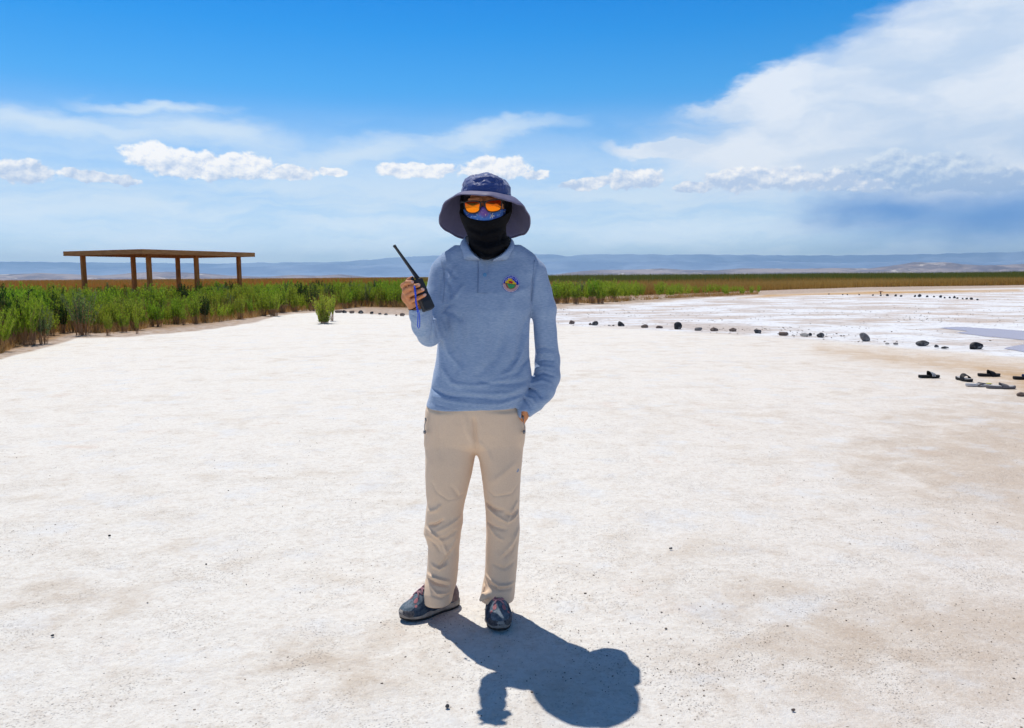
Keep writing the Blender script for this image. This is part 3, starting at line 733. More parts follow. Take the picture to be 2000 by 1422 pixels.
NEARR = [(1117, 634, 12, 8, 'b', 'small brown stone nearest the man\'s elbow at the near end of the stone line'),
 (1162, 637, 13, 9, 'd', 'dark grey stone second in the line, with a brown chip touching its left side'),
 (1153, 636, 7, 5, 'b', 'little brown chip touching the left side of the second, dark stone'),
 (1190, 637.5, 6, 3, 'p', 'tiny flat pale pebble left of the small black stone in the line'),
 (1198, 637.5, 5, 3, 'b', 'tiny brown pebble right of the flat pale pebble in the line'),
 (1213, 639, 13, 10, 'k', 'small black angular stone leaning right, between tiny pebbles and a square brown stone'),
 (1259, 641.5, 14, 8, 'b', 'square brown stone right of the small black angular stone'),
 (1288, 642, 15, 5.5, 'b', 'flat low brown slab of stone left of the big round black stone'),
 (1324, 645, 17, 14, 'k', 'largest round black stone with white streaks in the stone line'),
 (1364, 647, 15, 8, 'g', 'smooth grey stone just right of the big round black stone'),
 (1395, 648, 16, 8, 'b', 'brown humped stone tapering right, second to the right of the big black stone'),
 (1431, 648.5, 17, 7.5, 'b', 'brown stone rising to its right, third from the big black stone'),
 (1480, 652, 15, 9, 'd', 'dark brownish stone with a notch on its left, standing alone mid-line'),
 (1531, 656, 19, 8, 'b', 'long rounded grey-brown stone left of the pale flat stone'),
 (1571, 657.5, 18, 6, 'p', 'pale flat stone with a dark chip at its right end'),
 (1582, 657, 7, 6, 'k', 'black chip at the right end of the pale flat stone'),
 (1603, 660, 15, 9, 'd', 'dark blocky stone right of the pale flat stone'),
 (1689, 667.5, 18, 15, 'g', 'tall grey stone leaning right, isolated on the white crust'),
 (1749, 674, 9, 4.5, 'g', 'small grey lump beside the dark pyramid-shaped stone'),
 (1733, 673.5, 8, 3.5, 'p', 'very low pale lump left of the small grey lump on the salt'),
 (1802, 676.5, 23, 11, 'd', 'dark pyramid-shaped stone on the white crust before the puddle'),
 (1829, 679, 9, 4.5, 'd', 'small dark stone just right of the pyramid-shaped stone'),
 (1845, 681.5, 14, 4, 'k', 'flat black sliver of stone, right of the pyramid-shaped stone'),
 (1905, 683, 24, 11, 'k', 'wide black stone nearest the right border, before the puddle'),
 (1995, 775, 16, 8, 'b', 'reddish brown lump at the right border, below the grey flip-flop')]
for i, (x, y, w, h, kd, lb) in enumerate(NEARR):
    stone(x, y, w, h, kd, lb, GN if i < 24 else None, 50 + i, lean={17: -.35, 5: -.2, 10: -.2}.get(i, 0))
for i, (x, y, w, h) in enumerate([(662, 611.5, 16, 6), (673, 612, 9, 6), (687, 612.5, 11, 6), (704.6, 613, 11, 6), (726, 614, 8, 5), (742, 615, 7, 4), (754, 616, 7, 4), (774, 617.5, 5, 3), (786, 618, 11, 7), (808, 619, 5, 3.5)]):
    kd = 'bkbkkkdbbd'[i]
    lb = ['long dark brown stone beside the lone shrub, first of the row before the thicket', 'black stone touching the long brown one beside the lone shrub', 'rounded brown stone third from the lone shrub',
          'black stone fourth from the lone shrub, in the row before the thicket', 'small black stone fifth from the lone shrub', 'small black stone sixth from the lone shrub', 'small dark grey stone between the black ones and the hand with the radio',
          'tiny brown pebble left of the round brown stone by the radio hand', 'round brown stone just left of the hand holding the radio', 'tiny dark stone partly behind the sleeve of the radio arm'][i]
    stone(x, y, w, h, kd, lb, 'stones along the foot of the left thicket', 90 + i)
FARR = [(1619, 575.6, 3), (1646, 576.6, 3), (1655, 576.6, 3), (1678, 577, 3), (1705, 578, 4), (1720, 578.6, 4), (1733, 579, 6), (1749, 579.5, 5.5), (1760, 580, 5), (1787, 580.4, 5), (1796, 580.6, 7), (1811, 581, 5), (1824, 581, 4),
        (1837, 582, 6), (1845, 583, 4), (1855, 583, 4), (1864, 583, 5.5), (1870, 584, 4), (1880, 585, 3.5), (1888, 585.4, 4.5), (1897, 586, 6), (1909, 587, 4)]
for i, (x, y, w) in enumerate(FARR):
    stone(x, y, w, w * .75, 'd', 'tiny dark stone in the distant row at the far side of the salt flat', 'distant row of stones', 140 + i, sub=2)
# little thatched marker in the far row
g = G(1720, 574.5); s_ = g.y / FPX
mk = empty('marker_post', (g.x, g.y, 0)); tag(mk, 'tiny brown post with a flat cap behind the distant row of stones', 'marker post')
MB().tube([(g.x, g.y, -.02), (g.x, g.y, s_ * 5)], .04, 6).build('post', ST['b'], mk); MB().box((g.x, g.y, s_ * 5.6), (s_ * 7, s_ * 5, s_ * 1.2), None, .01).build('cap', wd, mk)
# pebbles in the foreground worth naming
for x, y, w, h, kd, lb in ((874, 1386, 9, 7, 'd', 'dark angular pebble near the bottom border, left of the shadow of the radio'), (214, 1050, 5, 4, 'k', 'round black pebble alone on the white ground at left'),
        (103, 1246, 6, 4, 'd', 'dark flat pebble low at the left'), (1310, 1075, 7, 4, 'd', 'dark flat pebble right of the man\'s knees'), (1549, 1392, 8, 5, 'b', 'brown pebble near the bottom border at right'), (403, 1106, 4, 3, 'd', 'small grey pebble in the left foreground, right of the round black one')):
    stone(x, y, w, h, kd, lb, None, int(x), name='pebble', cat='pebble')
# loose grit: uncountable
bmG = []; FG = []; r = np.random.default_rng(12)
ico = bmesh.new(); bmesh.ops.create_icosphere(ico, subdivisions=1, radius=1); iv = np.array([v.co[:] for v in ico.verts]); ifc = np.array([[v.index for v in f.verts] for f in ico.faces]); ico.free()
N = 15000; u = r.random(N); Dd = 1.9 * (16 / 1.9) ** u; X = r.uniform(-.75, .75, N) * Dd
cl = fbm(np.stack([X, Dd, 0 * X], -1), 2.5, 77, 3) + r.normal(0, .25, N) + np.clip(X / Dd, -.1, .6) * .5; keep = cl > .0; X, Dd = X[keep], Dd[keep]
sz = r.lognormal(-6.35, .40, len(X)) * .8
VV = (iv[None] * (1 + r.normal(0, .18, (len(X), len(iv), 1)))) * sz[:, None, None] * np.stack([r.uniform(.8, 1.5, len(X)), r.uniform(.8, 1.4, len(X)), r.uniform(.5, .9, len(X))], -1)[:, None]
VV = VV + np.stack([X, Dd, sz * .3], -1)[:, None]
# crust clods on the rough flats
N2 = 4200; Dc = 16 * (75 / 16) ** r.random(N2); Xc = r.uniform(.02, .75, N2) * Dc; px_, py_ = proj(np.stack([Xc, Dc, 0 * Xc], -1)); kp = (polymask(px_, py_, FLAT, 4, 2.0) > .6) & (fbm(np.stack([Xc, Dc, 0 * Xc], -1), .9, 55, 3) + r.normal(0, .2, N2) > .1) & (np.maximum(polymask(px_, py_, WATER[0], 10, 2.5), polymask(px_, py_, WATER[1], 10, 2.5)) < .02)
Xc, Dc = Xc[kp], Dc[kp]; sc_ = r.uniform(.006, .020, len(Xc))
V3 = (iv[None] * (1 + r.normal(0, .2, (len(Xc), len(iv), 1)))) * sc_[:, None, None] * np.array([1.3, 1.1, .6]) + np.stack([Xc, Dc, sc_ * .2], -1)[:, None]
VV = np.concatenate([VV, V3])
FF = ifc[None] + (np.arange(len(VV)) * len(iv))[:, None, None]
gt = stone_mat('grit', (.10, .075, .06, 1), (.36, .29, .23, 1))
o = link('grit', npmesh('grit', VV.reshape(-1, 3), FF.reshape(-1, 3)), gt); tag(o, 'loose dark grit scattered over the white salty ground', 'grit', kind='stuff')

# ------------------------------------------------------------------ slides and sandals
rub, t = mat('black_rubber', (.012, .012, .014, 1), .65, 0, .3)
wht, t = mat('white_print', (.75, .75, .75, 1), .6)
gry, t = mat('grey_rubber', (.16, .15, .16, 1), .7)
lgr, t = mat('pale_insole', (.50, .50, .52, 1), .7)
blu, t = mat('blue_strap', (.02, .10, .32, 1), .6)
yel, t = mat('yellow_rubber', (.55, .50, .10, 1), .7)
def outline(L, Wd, n=28):
    pts = []
    for i in range(n):
        a = 2 * math.pi * i / n; x = math.cos(a); y = math.sin(a)
        wf = .5 + .12 * x - .10 * math.exp(-((x + .15) / .35) ** 2)
        pts.append(((abs(x) ** .85) * (1 if x > 0 else -1) * L / 2, (abs(y) ** .8) * (1 if y > 0 else -1) * Wd * wf))
    return pts
def sandal(name, px, py, ang, sole_m, strap_m, label, cat, stripes=False, thong=False, arch=.075, L=.285, Wd=.105, insole=None, lift=0.0):
    p = G(px, py); root = empty(name, (p.x, p.y, .008), ang); tag(root, label, cat, 'footwear left at the water side')
    o = outline(L, Wd); n = len(o); T = .028
    def hh(x): return T + .010 * max(0, -x / L * 2) + .006 * max(0, x / L * 2) ** 2
    vs_ = [(x * .97, y * .95, 0) for x, y in o] + [(x, y, hh(x) * .5) for x, y in o] + [(x * .985, y * .97, hh(x)) for x, y in o] + [(x * .9, y * .88, hh(x) - .004) for x, y in o]
    fs = [tuple(range(n - 1, -1, -1)), tuple(range(3 * n, 4 * n))]
    for k_ in range(3):
        for i in range(n): fs.append((k_ * n + i, k_ * n + (i + 1) % n, (k_ + 1) * n + (i + 1) % n, (k_ + 1) * n + i))
    MB().add(vs_, fs).build('sole', sole_m, root, True, False)
    if insole: MB().add([(x * .88, y * .86, hh(x) - .001) for x, y in o], [tuple(range(n))]).build('insole', insole, root, False, False)
    def strap_pt(u, v, off=0.0):   # u along foot 0..1, v across 0..1
        x0 = L * (.02 + .24 * u) + .0; a = math.pi * v; wv = Wd * (.54 - .03 * u) + off
        # slanted band, higher at its rear edge
        return (x0 + .02 * math.sin(a) * (-1), -math.cos(a) * wv, .012 + (arch - .024 * u + off) * math.sin(a) ** .75)
    nu, nv = 6, 18
    if not thong:
        vs_, fs = [], []
        for lay, off in ((0, 0.0), (1, .004)):
            for i in range(nu + 1):
                for j in range(nv + 1): vs_.append(strap_pt(i / nu, j / nv, off))
        S = (nu + 1) * (nv + 1)
        for i in range(nu):
            for j in range(nv):
                a = i * (nv + 1) + j; fs += [(a, a + nv + 1, a + nv + 2, a + 1), (S + a, S + a + 1, S + a + nv + 2, S + a + nv + 1)]
        for j in range(nv):
            fs += [(j, j + 1, S + j + 1, S + j), (nu * (nv + 1) + j + 1, nu * (nv + 1) + j, S + nu * (nv + 1) + j, S + nu * (nv + 1) + j + 1)]
        MB().add(vs_, fs).build('strap', strap_m, root, True, False)
        if stripes:
            for k_ in range(3):
                u0 = .17 + k_ * .26; vs_, fs = [], []
                for (v0, v1) in ((.0, .36),):
                    for j in range(9):
                        v_ = .02 + (v1 - v0) * j / 8
                        for uu in (u0, u0 + .13): vs_.append(strap_pt(uu, v_, .0062))
                    for j in range(8): fs.append((j * 2, j * 2 + 1, j * 2 + 3, j * 2 + 2))
                MB().add(vs_, fs).build('stripe', wht, root, False, False)
    else:
        f0 = (L * .30, .0, T + .004)
        for s_ in (-1, 1):
            pts = [f0, (L * .22, s_ * Wd * .22, T + arch * .45), (L * .08, s_ * Wd * .44, T + arch * .6), (-L * .05, s_ * Wd * .47, T * .5)]
            q = MB(); q.tube(pts, [.005, .008, .011, .010], 6); q.build('strap', strap_m, root, True, False)
    return root
sandal('slide_sandal', 1814, 738.5, R(2), rub, rub, 'black slide with three white stripes, toe to the right, leftmost of the left-behind footwear', 'slide', True, insole=rub)
sandal('slide_sandal', 1882, 744, R(-82), rub, rub, 'black slide seen end-on with a pale inside, right of the striped slide', 'slide', insole=lgr, arch=.075)
s3 = sandal('sandal', 1931, 735.5, R(-4), rub, rub, 'all-black sandal with thick straps above the grey flip-flop', 'sandal', arch=.07, L=.29)
sandal('flip_flop', 1954, 759.5, R(-10), gry, gry, 'grey flip-flop with an arched dark strap, lying lowest at the right', 'flip-flop', arch=.055, L=.33, insole=lgr)
fl = sandal('flip_flop', 1910, 755.5, R(-8), lgr, gry, 'thin worn pale flip-flop with a yellow tip lying left of the grey flip-flop', 'flip-flop', thong=True, arch=.012, L=.29, Wd=.09)
MB().box((.125, 0, .034), (.05, .07, .008), None, .003).build('toe_pad', yel, fl, False, False)
sandal('sandal', 2000, 741.5, R(-3), rub, blu, 'black sandal with a blue strap cut off by the right border', 'sandal', arch=.05)
# ================================================================== the man
YB = 3.12
class SDF:
    """signed distance field on a regular grid, meshed with surface nets"""
    def __init__(s, lo, hi, res):
        s.lo = np.array(lo, float); s.res = res; s.n = np.ceil((np.array(hi) - s.lo) / res).astype(int) + 1
        s.ax = [(s.lo[i] + np.arange(s.n[i]) * res).astype(np.float32) for i in range(3)]
        s.d = np.full(tuple(s.n), .08, np.float32)
    def sl(s, lo, hi, m=.045):
        r = []
        for i in range(3):
            a = int(max(0, math.floor((lo[i] - m - s.lo[i]) / s.res))); b = int(min(s.n[i], math.ceil((hi[i] + m - s.lo[i]) / s.res) + 1))
            r.append(slice(a, max(a, b)))
        return tuple(r)
    def xyz(s, q): return s.ax[0][q[0]][:, None, None], s.ax[1][q[1]][None, :, None], s.ax[2][q[2]][None, None, :]
    def comb(s, q, dd, k, sub=False):
        a = s.d[q]
        if sub:
            dd = -dd; h = np.maximum(k - np.abs(a - dd), 0) / k if k else 0; s.d[q] = np.maximum(a, dd) + (h * h * k * .25 if k else 0)
        else:
            h = np.maximum(k - np.abs(a - dd), 0) / k if k else 0; s.d[q] = np.minimum(a, dd) - (h * h * k * .25 if k else 0)
    def cone(s, a, b, ra, rb, k=.015, sy=1.0, sub=False):
        a = np.array(a, float); b = np.array(b, float); R_ = max(ra, rb)
        q = s.sl(np.minimum(a, b) - R_, np.maximum(a, b) + R_); X, Y, Z_ = s.xyz(q); ba = b - a; L = ba @ ba + 1e-12
        t_ = np.clip(((X - a[0]) * ba[0] + (Y - a[1]) * ba[1] + (Z_ - a[2]) * ba[2]) / L, 0, 1)
        dx = X - a[0] - t_ * ba[0]; dy = (Y - a[1] - t_ * ba[1]) / sy; dz = Z_ - a[2] - t_ * ba[2]
        s.comb(q, np.sqrt(dx * dx + dy * dy + dz * dz) - (ra + (rb - ra) * t_), k, sub); return s
    def chain(s, pts, rs, k=.015, sy=1.0, sub=False):
        for i in range(len(pts) - 1): s.cone(pts[i], pts[i + 1], rs[i], rs[i + 1], k, sy, sub)
        return s
    def ell(s, c, r, k=.015, sub=False, rot=None):
        c = np.array(c, float); r = np.array(r, float); q = s.sl(c - max(r), c + max(r)); X, Y, Z_ = s.xyz(q)
        p = [X - c[0], Y - c[1], Z_ - c[2]]
        if rot is not None:
            Mx = np.array(rot.inverted()); p = [Mx[i][0] * p[0] + Mx[i][1] * p[1] + Mx[i][2] * p[2] for i in range(3)]
        l = np.sqrt((p[0] / r[0]) ** 2 + (p[1] / r[1]) ** 2 + (p[2] / r[2]) ** 2) + 1e-9
        s.comb(q, (l - 1) * min(r) * (1 + 0 * l), k, sub); return s
    def loft(s, secs, k=.02, n=2.3, cap=.004, scale=1.0, sub=False):
        """secs: (py, pxl, pxr, Yc, halfdepth), from the top down"""
        z = []; xl = []; xr = []; yc = []; hd = []
        for (py, a, b, Y, h) in secs:
            A, B = P(a, py, Y), P(b, py, Y); z.append((A.z + B.z) / 2); xl.append(A.x); xr.append(B.x); yc.append(Y); hd.append(h)
        o = np.argsort(z); z, xl, xr, yc, hd = [np.array(v)[o] for v in (z, xl, xr, yc, hd)]
        q = s.sl((min(xl), min(yc - hd), z[0]), (max(xr), max(yc + hd), z[-1])); X, Y, Z_ = s.xyz(q); zz = s.ax[2][q[2]]
        f = lambda v: np.interp(zz, z, v)[None, None, :]
        # smooth the profile a little
        a_ = (f(xr) - f(xl)) / 2 * scale; c_ = (f(xr) + f(xl)) / 2; b_ = f(hd) * scale; y_ = f(yc)
        l = ((np.abs((X - c_) / a_)) ** n + (np.abs((Y - y_) / b_)) ** n) ** (1 / n)
        dd = (l - 1) * np.minimum(a_, b_)
        capd = np.maximum(Z_ - z[-1], z[0] - Z_)
        h = np.maximum(cap * 2 - np.abs(dd - capd), 0) / (cap * 2); dd = np.maximum(dd, capd) + h * h * cap * .5
        s.comb(q, dd.astype(np.float32), k, sub); return s
    def cut(s, pt, nrm, lo=None, hi=None, k=0.003):
        """remove everything on the side of nrm (inside the box lo..hi)"""
        pt = np.array(pt, float); nrm = np.array(nrm, float); nrm /= np.linalg.norm(nrm)
        q = s.sl(lo if lo is not None else s.lo, hi if hi is not None else s.lo + s.n * s.res, 0)
        X, Y, Z_ = s.xyz(q); pd = (X - pt[0]) * nrm[0] + (Y - pt[1]) * nrm[1] + (Z_ - pt[2]) * nrm[2]
        s.d[q] = np.maximum(s.d[q], pd); return s
    def fold(s, px, w, dep, Y=YB, ymax=None, Yr=None):
        w = w * .85
        """groove (dep > 0) or ridge (dep < 0) along a pixel polyline on the front of the figure"""
        pts = [P(a, b, Yr or (Y - .10)) for a, b in px]; pts = np.array([(p.x, p.z) for p in pts]); ym = ymax if ymax is not None else Y + .01
        q = s.sl((pts[:, 0].min() - 2 * w, s.lo[1], pts[:, 1].min() - 2 * w), (pts[:, 0].max() + 2 * w, ym, pts[:, 1].max() + 2 * w), 0)
        X, Y_, Z_ = s.xyz(q); best = None; tt = None; n_ = len(pts) - 1
        for i in range(n_):
            e = pts[i + 1] - pts[i]; L = e @ e + 1e-9; t_ = np.clip(((X - pts[i][0]) * e[0] + (Z_ - pts[i][1]) * e[1]) / L, 0, 1)
            d_ = (X - pts[i][0] - t_ * e[0]) ** 2 + (Z_ - pts[i][1] - t_ * e[1]) ** 2; u = (i + t_) / n_
            if best is None: best, tt = d_, u
            else: tt = np.where(d_ < best, u, tt); best = np.minimum(best, d_)
        taper = np.sqrt(np.clip(4 * tt * (1 - tt), 0, 1)) * .85 + .15
        s.d[q] += (1.3 * dep * taper * np.exp(-best / (w * w))).astype(np.float32) * np.clip((ym - Y_) / .03, 0, 1); return s
    def noise(s, f, amp, seed, octaves=2, sc=(1, 1, 1)):
        near = np.abs(s.d) < .03; i = np.nonzero(near)
        p = np.stack([s.ax[0][i[0]] * sc[0], s.ax[1][i[1]] * sc[1], s.ax[2][i[2]] * sc[2]], -1)
        s.d[i] += (fbm(p, f, seed, octaves) * amp).astype(np.float32); return s
    def mesh(s, name):
        d = s.d; sg = d < 0
        c = [sg[i:s.n[0] - 1 + i, j:s.n[1] - 1 + j, k_:s.n[2] - 1 + k_] for i in (0, 1) for j in (0, 1) for k_ in (0, 1)]
        anyc = c[0].copy(); allc = c[0].copy()
        for x in c[1:]: anyc |= x; allc &= x
        act = anyc & ~allc; I = np.argwhere(act); idx = np.full(act.shape, -1, np.int32); idx[tuple(I.T)] = np.arange(len(I))
        acc = np.zeros((len(I), 3)); cnt = np.zeros(len(I))
        corner = [(i, j, k_) for i in (0, 1) for j in (0, 1) for k_ in (0, 1)]
        for a in corner:
            for ax in range(3):
                if a[ax]: continue
                b = list(a); b[ax] = 1
                da = d[I[:, 0] + a[0], I[:, 1] + a[1], I[:, 2] + a[2]]; db = d[I[:, 0] + b[0], I[:, 1] + b[1], I[:, 2] + b[2]]
                m_ = (da < 0) != (db < 0); t_ = np.where(m_, da / np.where(m_, da - db, 1), 0)
                for x in range(3):
                    acc[:, x] += np.where(m_, a[x] + (t_ if x == ax else 0), 0)
                cnt += m_
        V = s.lo + (I + acc / cnt[:, None]) * s.res; Fs = []
        for ax in range(3):
            u, v = (ax + 1) % 3, (ax + 2) % 3
            sh = [slice(1, -1)] * 3; sh[ax] = slice(0, -1); A = sg[tuple(sh)]
            sh2 = list(sh); sh2[ax] = slice(1, None); B = sg[tuple(sh2)]
            for flip, mk_ in ((False, A & ~B), (True, ~A & B)):
                J = np.argwhere(mk_)
                if not len(J): continue
                J = J + 1; J[:, ax] -= 1
                def at(du, dv):
                    K = J.copy(); K[:, u] -= du; K[:, v] -= dv; return idx[K[:, 0], K[:, 1], K[:, 2]]
                Q = np.stack([at(1, 1), at(0, 1), at(0, 0), at(1, 0)], -1)
                if flip: Q = Q[:, ::-1]
                Fs.append(Q)
        Fq = np.concatenate(Fs); Fq = Fq[(Fq >= 0).all(1)]
        # one light smoothing pass
        for _ in range(2):
            S_ = np.zeros_like(V); C_ = np.zeros(len(V))
            for a in range(4):
                b = (a + 1) % 4; np.add.at(S_, Fq[:, a], V[Fq[:, b]]); np.add.at(S_, Fq[:, b], V[Fq[:, a]]); np.add.at(C_, Fq[:, a], 1); np.add.at(C_, Fq[:, b], 1)
            V = V * .5 + S_ / np.maximum(C_, 1)[:, None] * .5
        return npmesh(name, V, Fq)
def bvh(me):
    v = [tuple(x.co) for x in me.vertices]; return BVHTree.FromPolygons(v, [p.vertices[:] for p in me.polygons])
def hit(tree, px, py, default=3.0):
    d = ray(px, py).normalized(); r_ = tree.ray_cast(Vector((0, 0, CAMH)), d)
    return r_[0] if r_[0] is not None else P(px, py, default)

man = empty('person', (P(930, 1200, YB).x, YB, 0)); tag(man, 'man in wide navy sun hat, orange sunglasses, blue-grey polo and khaki trousers', 'person')
# ---------------- cloth materials
def cloth(name, ca, cb, scale, rough=.85, sheen=.2, bmp=.25, st=(1, 1, 1), bd=.002):
    m_, t = mat(name, rough=rough, spec=.2); O = coords(t)
    n1 = t.noise(t.scl(O, *st), scale, 5, .7); n2 = t.noise(O, 7, 3, .5)
    f_ = t.m('ADD', t.m('MULTIPLY', n1, .8), t.m('MULTIPLY', n2, .2))
    t.put(t.b.inputs['Base Color'], t.mix(t.ss(f_, .38, .62), ca, cb)); t.b.inputs['Sheen Weight'].default_value = sheen
    bump(t, n1, bmp, bd); return m_
M_shirt = cloth('heather_pique', (.225, .325, .50, 1), (.335, .435, .60, 1), 260, .9, .2, .2, (.25, .25, 1.6))
M_trou = cloth('khaki_cloth', (.77, .57, .405, 1), (.82, .62, .445, 1), 220, .8, .1, .12)
M_black = cloth('black_jersey', (.0025, .0025, .004, 1), (.005, .005, .007, 1), 90, .95, .0, .2)
M_hat, t = mat('navy_nylon', rough=.50, spec=.32); O = coords(t)
t.put(t.b.inputs['Base Color'], t.mix(t.noise(O, 30, 3, .6), (.018, .045, .20, 1), (.032, .075, .28, 1))); t.b.inputs['Sheen Weight'].default_value = .35
rd = t.m('ABSOLUTE', t.m('SUBTRACT', t.noise(O, 26, 3, .55, .8), .5)); bump(t, rd, .8, .02)
M_brim, t = mat('brim_lining', rough=.6, spec=.35); O = coords(t)
t.put(t.b.inputs['Base Color'], t.mix(t.noise(O, 60, 3, .6), (.12, .115, .205, 1), (.155, .145, .25, 1))); bump(t, t.noise(O, 34, 4, .6), .25, .006)
M_skin, t = mat('skin', rough=.5, spec=.4); O = coords(t)
t.put(t.b.inputs['Base Color'], t.mix(t.noise(O, 40, 4, .6), (.55, .21, .085, 1), (.66, .29, .13, 1))); t.b.inputs['Subsurface Weight'].default_value = .12
t.b.inputs['Subsurface Radius'].default_value = (.02, .008, .004); t.b.inputs['Subsurface Scale'].default_value = .3
M_nail, t = mat('nail', (.62, .36, .30, 1), .3, 0, .5)
M_hair, t = mat('dark_hair', (.012, .008, .006, 1), .6)
M_rad, t = mat('radio_plastic', (.016, .020, .026, 1), .45, 0, .5)
M_rad2, t = mat('radio_front', (.035, .038, .042, 1), .55, 0, .4)
M_cord, t = mat('blue_cord', (.02, .09, .72, 1), .5)
M_metal, t = mat('dull_metal', (.22, .22, .23, 1), .4, .9)

SH_R = P(868, 532, 3.12); EL_R = P(838, 654, 3.04); WR_R = P(817, 604, 2.90)      # his right arm, bent up
SH_L = P(1041, 534, 3.13); M1_L = P(1063, 605, 3.14); EL_L = P(1070, 705, 3.17); F1_L = P(1059, 762, 3.12); WR_L = P(1027, 800, 3.065)
TOR = [(476, 908, 996, 3.145, .062), (484, 892, 1014, 3.145, .072), (492, 876, 1027, 3.145, .080), (502, 862, 1040, 3.145, .082), (515, 855, 1050, 3.14, .088), (535, 855, 1051, 3.135, .102), (570, 858, 1046, 3.13, .124),
       (605, 861, 1040, 3.13, .133), (650, 858, 1032, 3.13, .124), (700, 850, 1034, 3.13, .124), (740, 843, 1040, 3.13, .128), (772, 836, 1033, 3.13, .132), (793, 830, 1022, 3.13, .136)]
LEGR = [(800, 838, 930, 3.13, .112), (862, 832, 932, 3.13, .10), (900, 832, 926, 3.13, .10), (926, 832, 921, 3.13, .096), (960, 833, 913, 3.13, .088), (979, 836, 908, 3.13, .082), (1002, 833, 903, 3.13, .078), (1021, 832, 903, 3.13, .078),
        (1038, 829, 900, 3.13, .078), (1052, 834, 899, 3.14, .074), (1066, 837, 897, 3.14, .072), (1095, 836, 896, 3.14, .072), (1128, 833, 893, 3.14, .073), (1138, 827, 892, 3.14, .078), (1152, 826, 887, 3.13, .080), (1174, 829, 883, 3.13, .080)]
LEGL = [(800, 924, 1016, 3.13, .112), (862, 926, 1022, 3.13, .10), (880, 930, 1021, 3.13, .10), (900, 937, 1020, 3.13, .10), (926, 941, 1017, 3.13, .096), (960, 945, 1016, 3.13, .088), (1000, 949, 1014, 3.13, .080), (1021, 950, 1015, 3.13, .080),
        (1040, 950, 1015, 3.13, .078), (1063, 949, 1014, 3.14, .076), (1095, 948, 1012, 3.14, .073), (1125, 946, 1009, 3.14, .073), (1147, 941, 1007, 3.13, .076), (1170, 938, 1005, 3.13, .078)]
PEL = [(780, 838, 1016, 3.13, .118), (800, 835, 1018, 3.13, .121), (820, 833, 1021, 3.13, .118), (840, 832, 1023, 3.13, .111), (858, 834, 1020, 3.13, .100), (868, 838, 1016, 3.13, .085), (875, 850, 1005, 3.13, .060)]

# ---------------- body: one continuous mesh
B = SDF((-.42, 2.72, 0.02), (.26, 3.38, 1.76), .0032)
hc = P(947, 408, 3.11)
def headsdf(F_, off=0.0, k=.02):
    F_.ell((hc.x, hc.y + .005, hc.z + .01), (.080 + off, .098 + off, .118 + off), k)
    F_.ell((hc.x, hc.y - .035, hc.z - .062), (.055 + off, .062 + off, .062 + off), k)
headsdf(B)
nb, nt = P(945, 396, 3.018), P(945, 413, 2.990)
B.cone(nb, nt, .009, .015, .012); B.ell(P(938, 414, 3.005), (.009, .01, .008), .008); B.ell(P(952, 414, 3.005), (.009, .01, .008), .008)
for sx in (-1, 1):
    B.ell((hc.x + sx * .032, 3.012, hc.z + .010), (.018, .012, .013), .012, True); B.ell((hc.x + sx * .032, 3.026, hc.z + .010), (.013, .012, .012), .004)
    B.cone((hc.x + sx * .018, 3.012, hc.z + .030), (hc.x + sx * .055, 3.03, hc.z + .028), .007, .006, .012)
    B.ell((hc.x + sx * .083, 3.125, hc.z), (.008, .020, .032), .008)
B.cone((hc.x - .022, 3.005, hc.z - .060), (hc.x + .022, 3.005, hc.z - .060), .006, .006, .008)
B.cone(P(948, 440, 3.14), P(951, 500, 3.16), .055, .058, .03)
B.loft(TOR, .02, 2.2, scale=.86); B.loft(PEL, .03, 2.2, scale=.85)
for L_ in (LEGR, LEGL): B.loft(L_, .02, 2.0, scale=.68)
B.chain([SH_R, EL_R, WR_R], [.036, .030, .025], .015)
B.chain([SH_L, M1_L, EL_L, F1_L, WR_L], [.042, .036, .032, .025, .020], .015)
# right hand round the radio
def q(px, py, dy): return P(px, py, 2.872 + dy)
B.cone(WR_R, q(808, 594, .016), .025, .022, .012, .8)
B.chain([q(808, 596, .016), q(797, 580, .014), q(795, 566, .014)], [.021, .022, .016], .012, .75)
B.chain([q(812, 590, .012), q(806, 572, .018)], [.018, .016], .012, .8)
FING = [[(794, 570, .010), (787, 558, -.004), (794, 552.5, -.022), (805, 551.5, -.031)], [(796, 577, .006), (791, 568, -.010), (804, 561.5, -.032), (817.5, 557, -.037)],
        [(799, 585, .004), (796, 577.5, -.010), (811, 571, -.035), (825.5, 566, -.040)], [(804, 592, .004), (803, 588, -.010), (817, 582, -.035), (829.5, 576.5, -.038)]]
FR = [.0086, .0090, .0086, .0076]
for fg, r0 in zip(FING, FR):
    B.chain([q(*a) for a in fg], [r0 * 1.12, r0 * 1.08, r0, r0 * .86], .004)
B.chain([q(806, 584, .022), q(799, 562, .030), q(798, 549, .026), q(804, 543.5, .016)], [.014, .012, .0095, .0085], .006)
# left hand in the pocket: palm, four fingers, thumb
pz = [P(1021, 812, 3.075), P(1008, 838, 3.115)]
B.chain([WR_L, pz[0], pz[1]], [.020, .021, .024], .01, .7)
for i in range(4):
    a = P(997 + i * 6, 842, 3.12); b = P(995 + i * 5.5, 858 - abs(i - 1.5) * 3, 3.12); B.cone(a, b, .0085, .0075, .006)
B.cone(P(1005, 825, 3.10), P(996, 836, 3.10), .010, .008, .008)
for (x0, x1, y) in ((872, 838, 1190), (973, 974, 1196)):
    a, b = G(x0, 1180), G(x1, 1205); B.cone((a.x, a.y, .08), (b.x, b.y, .05), .026, .02, .01)
bm_ = B.mesh('body'); link('body', bm_, M_skin, man, True); del B
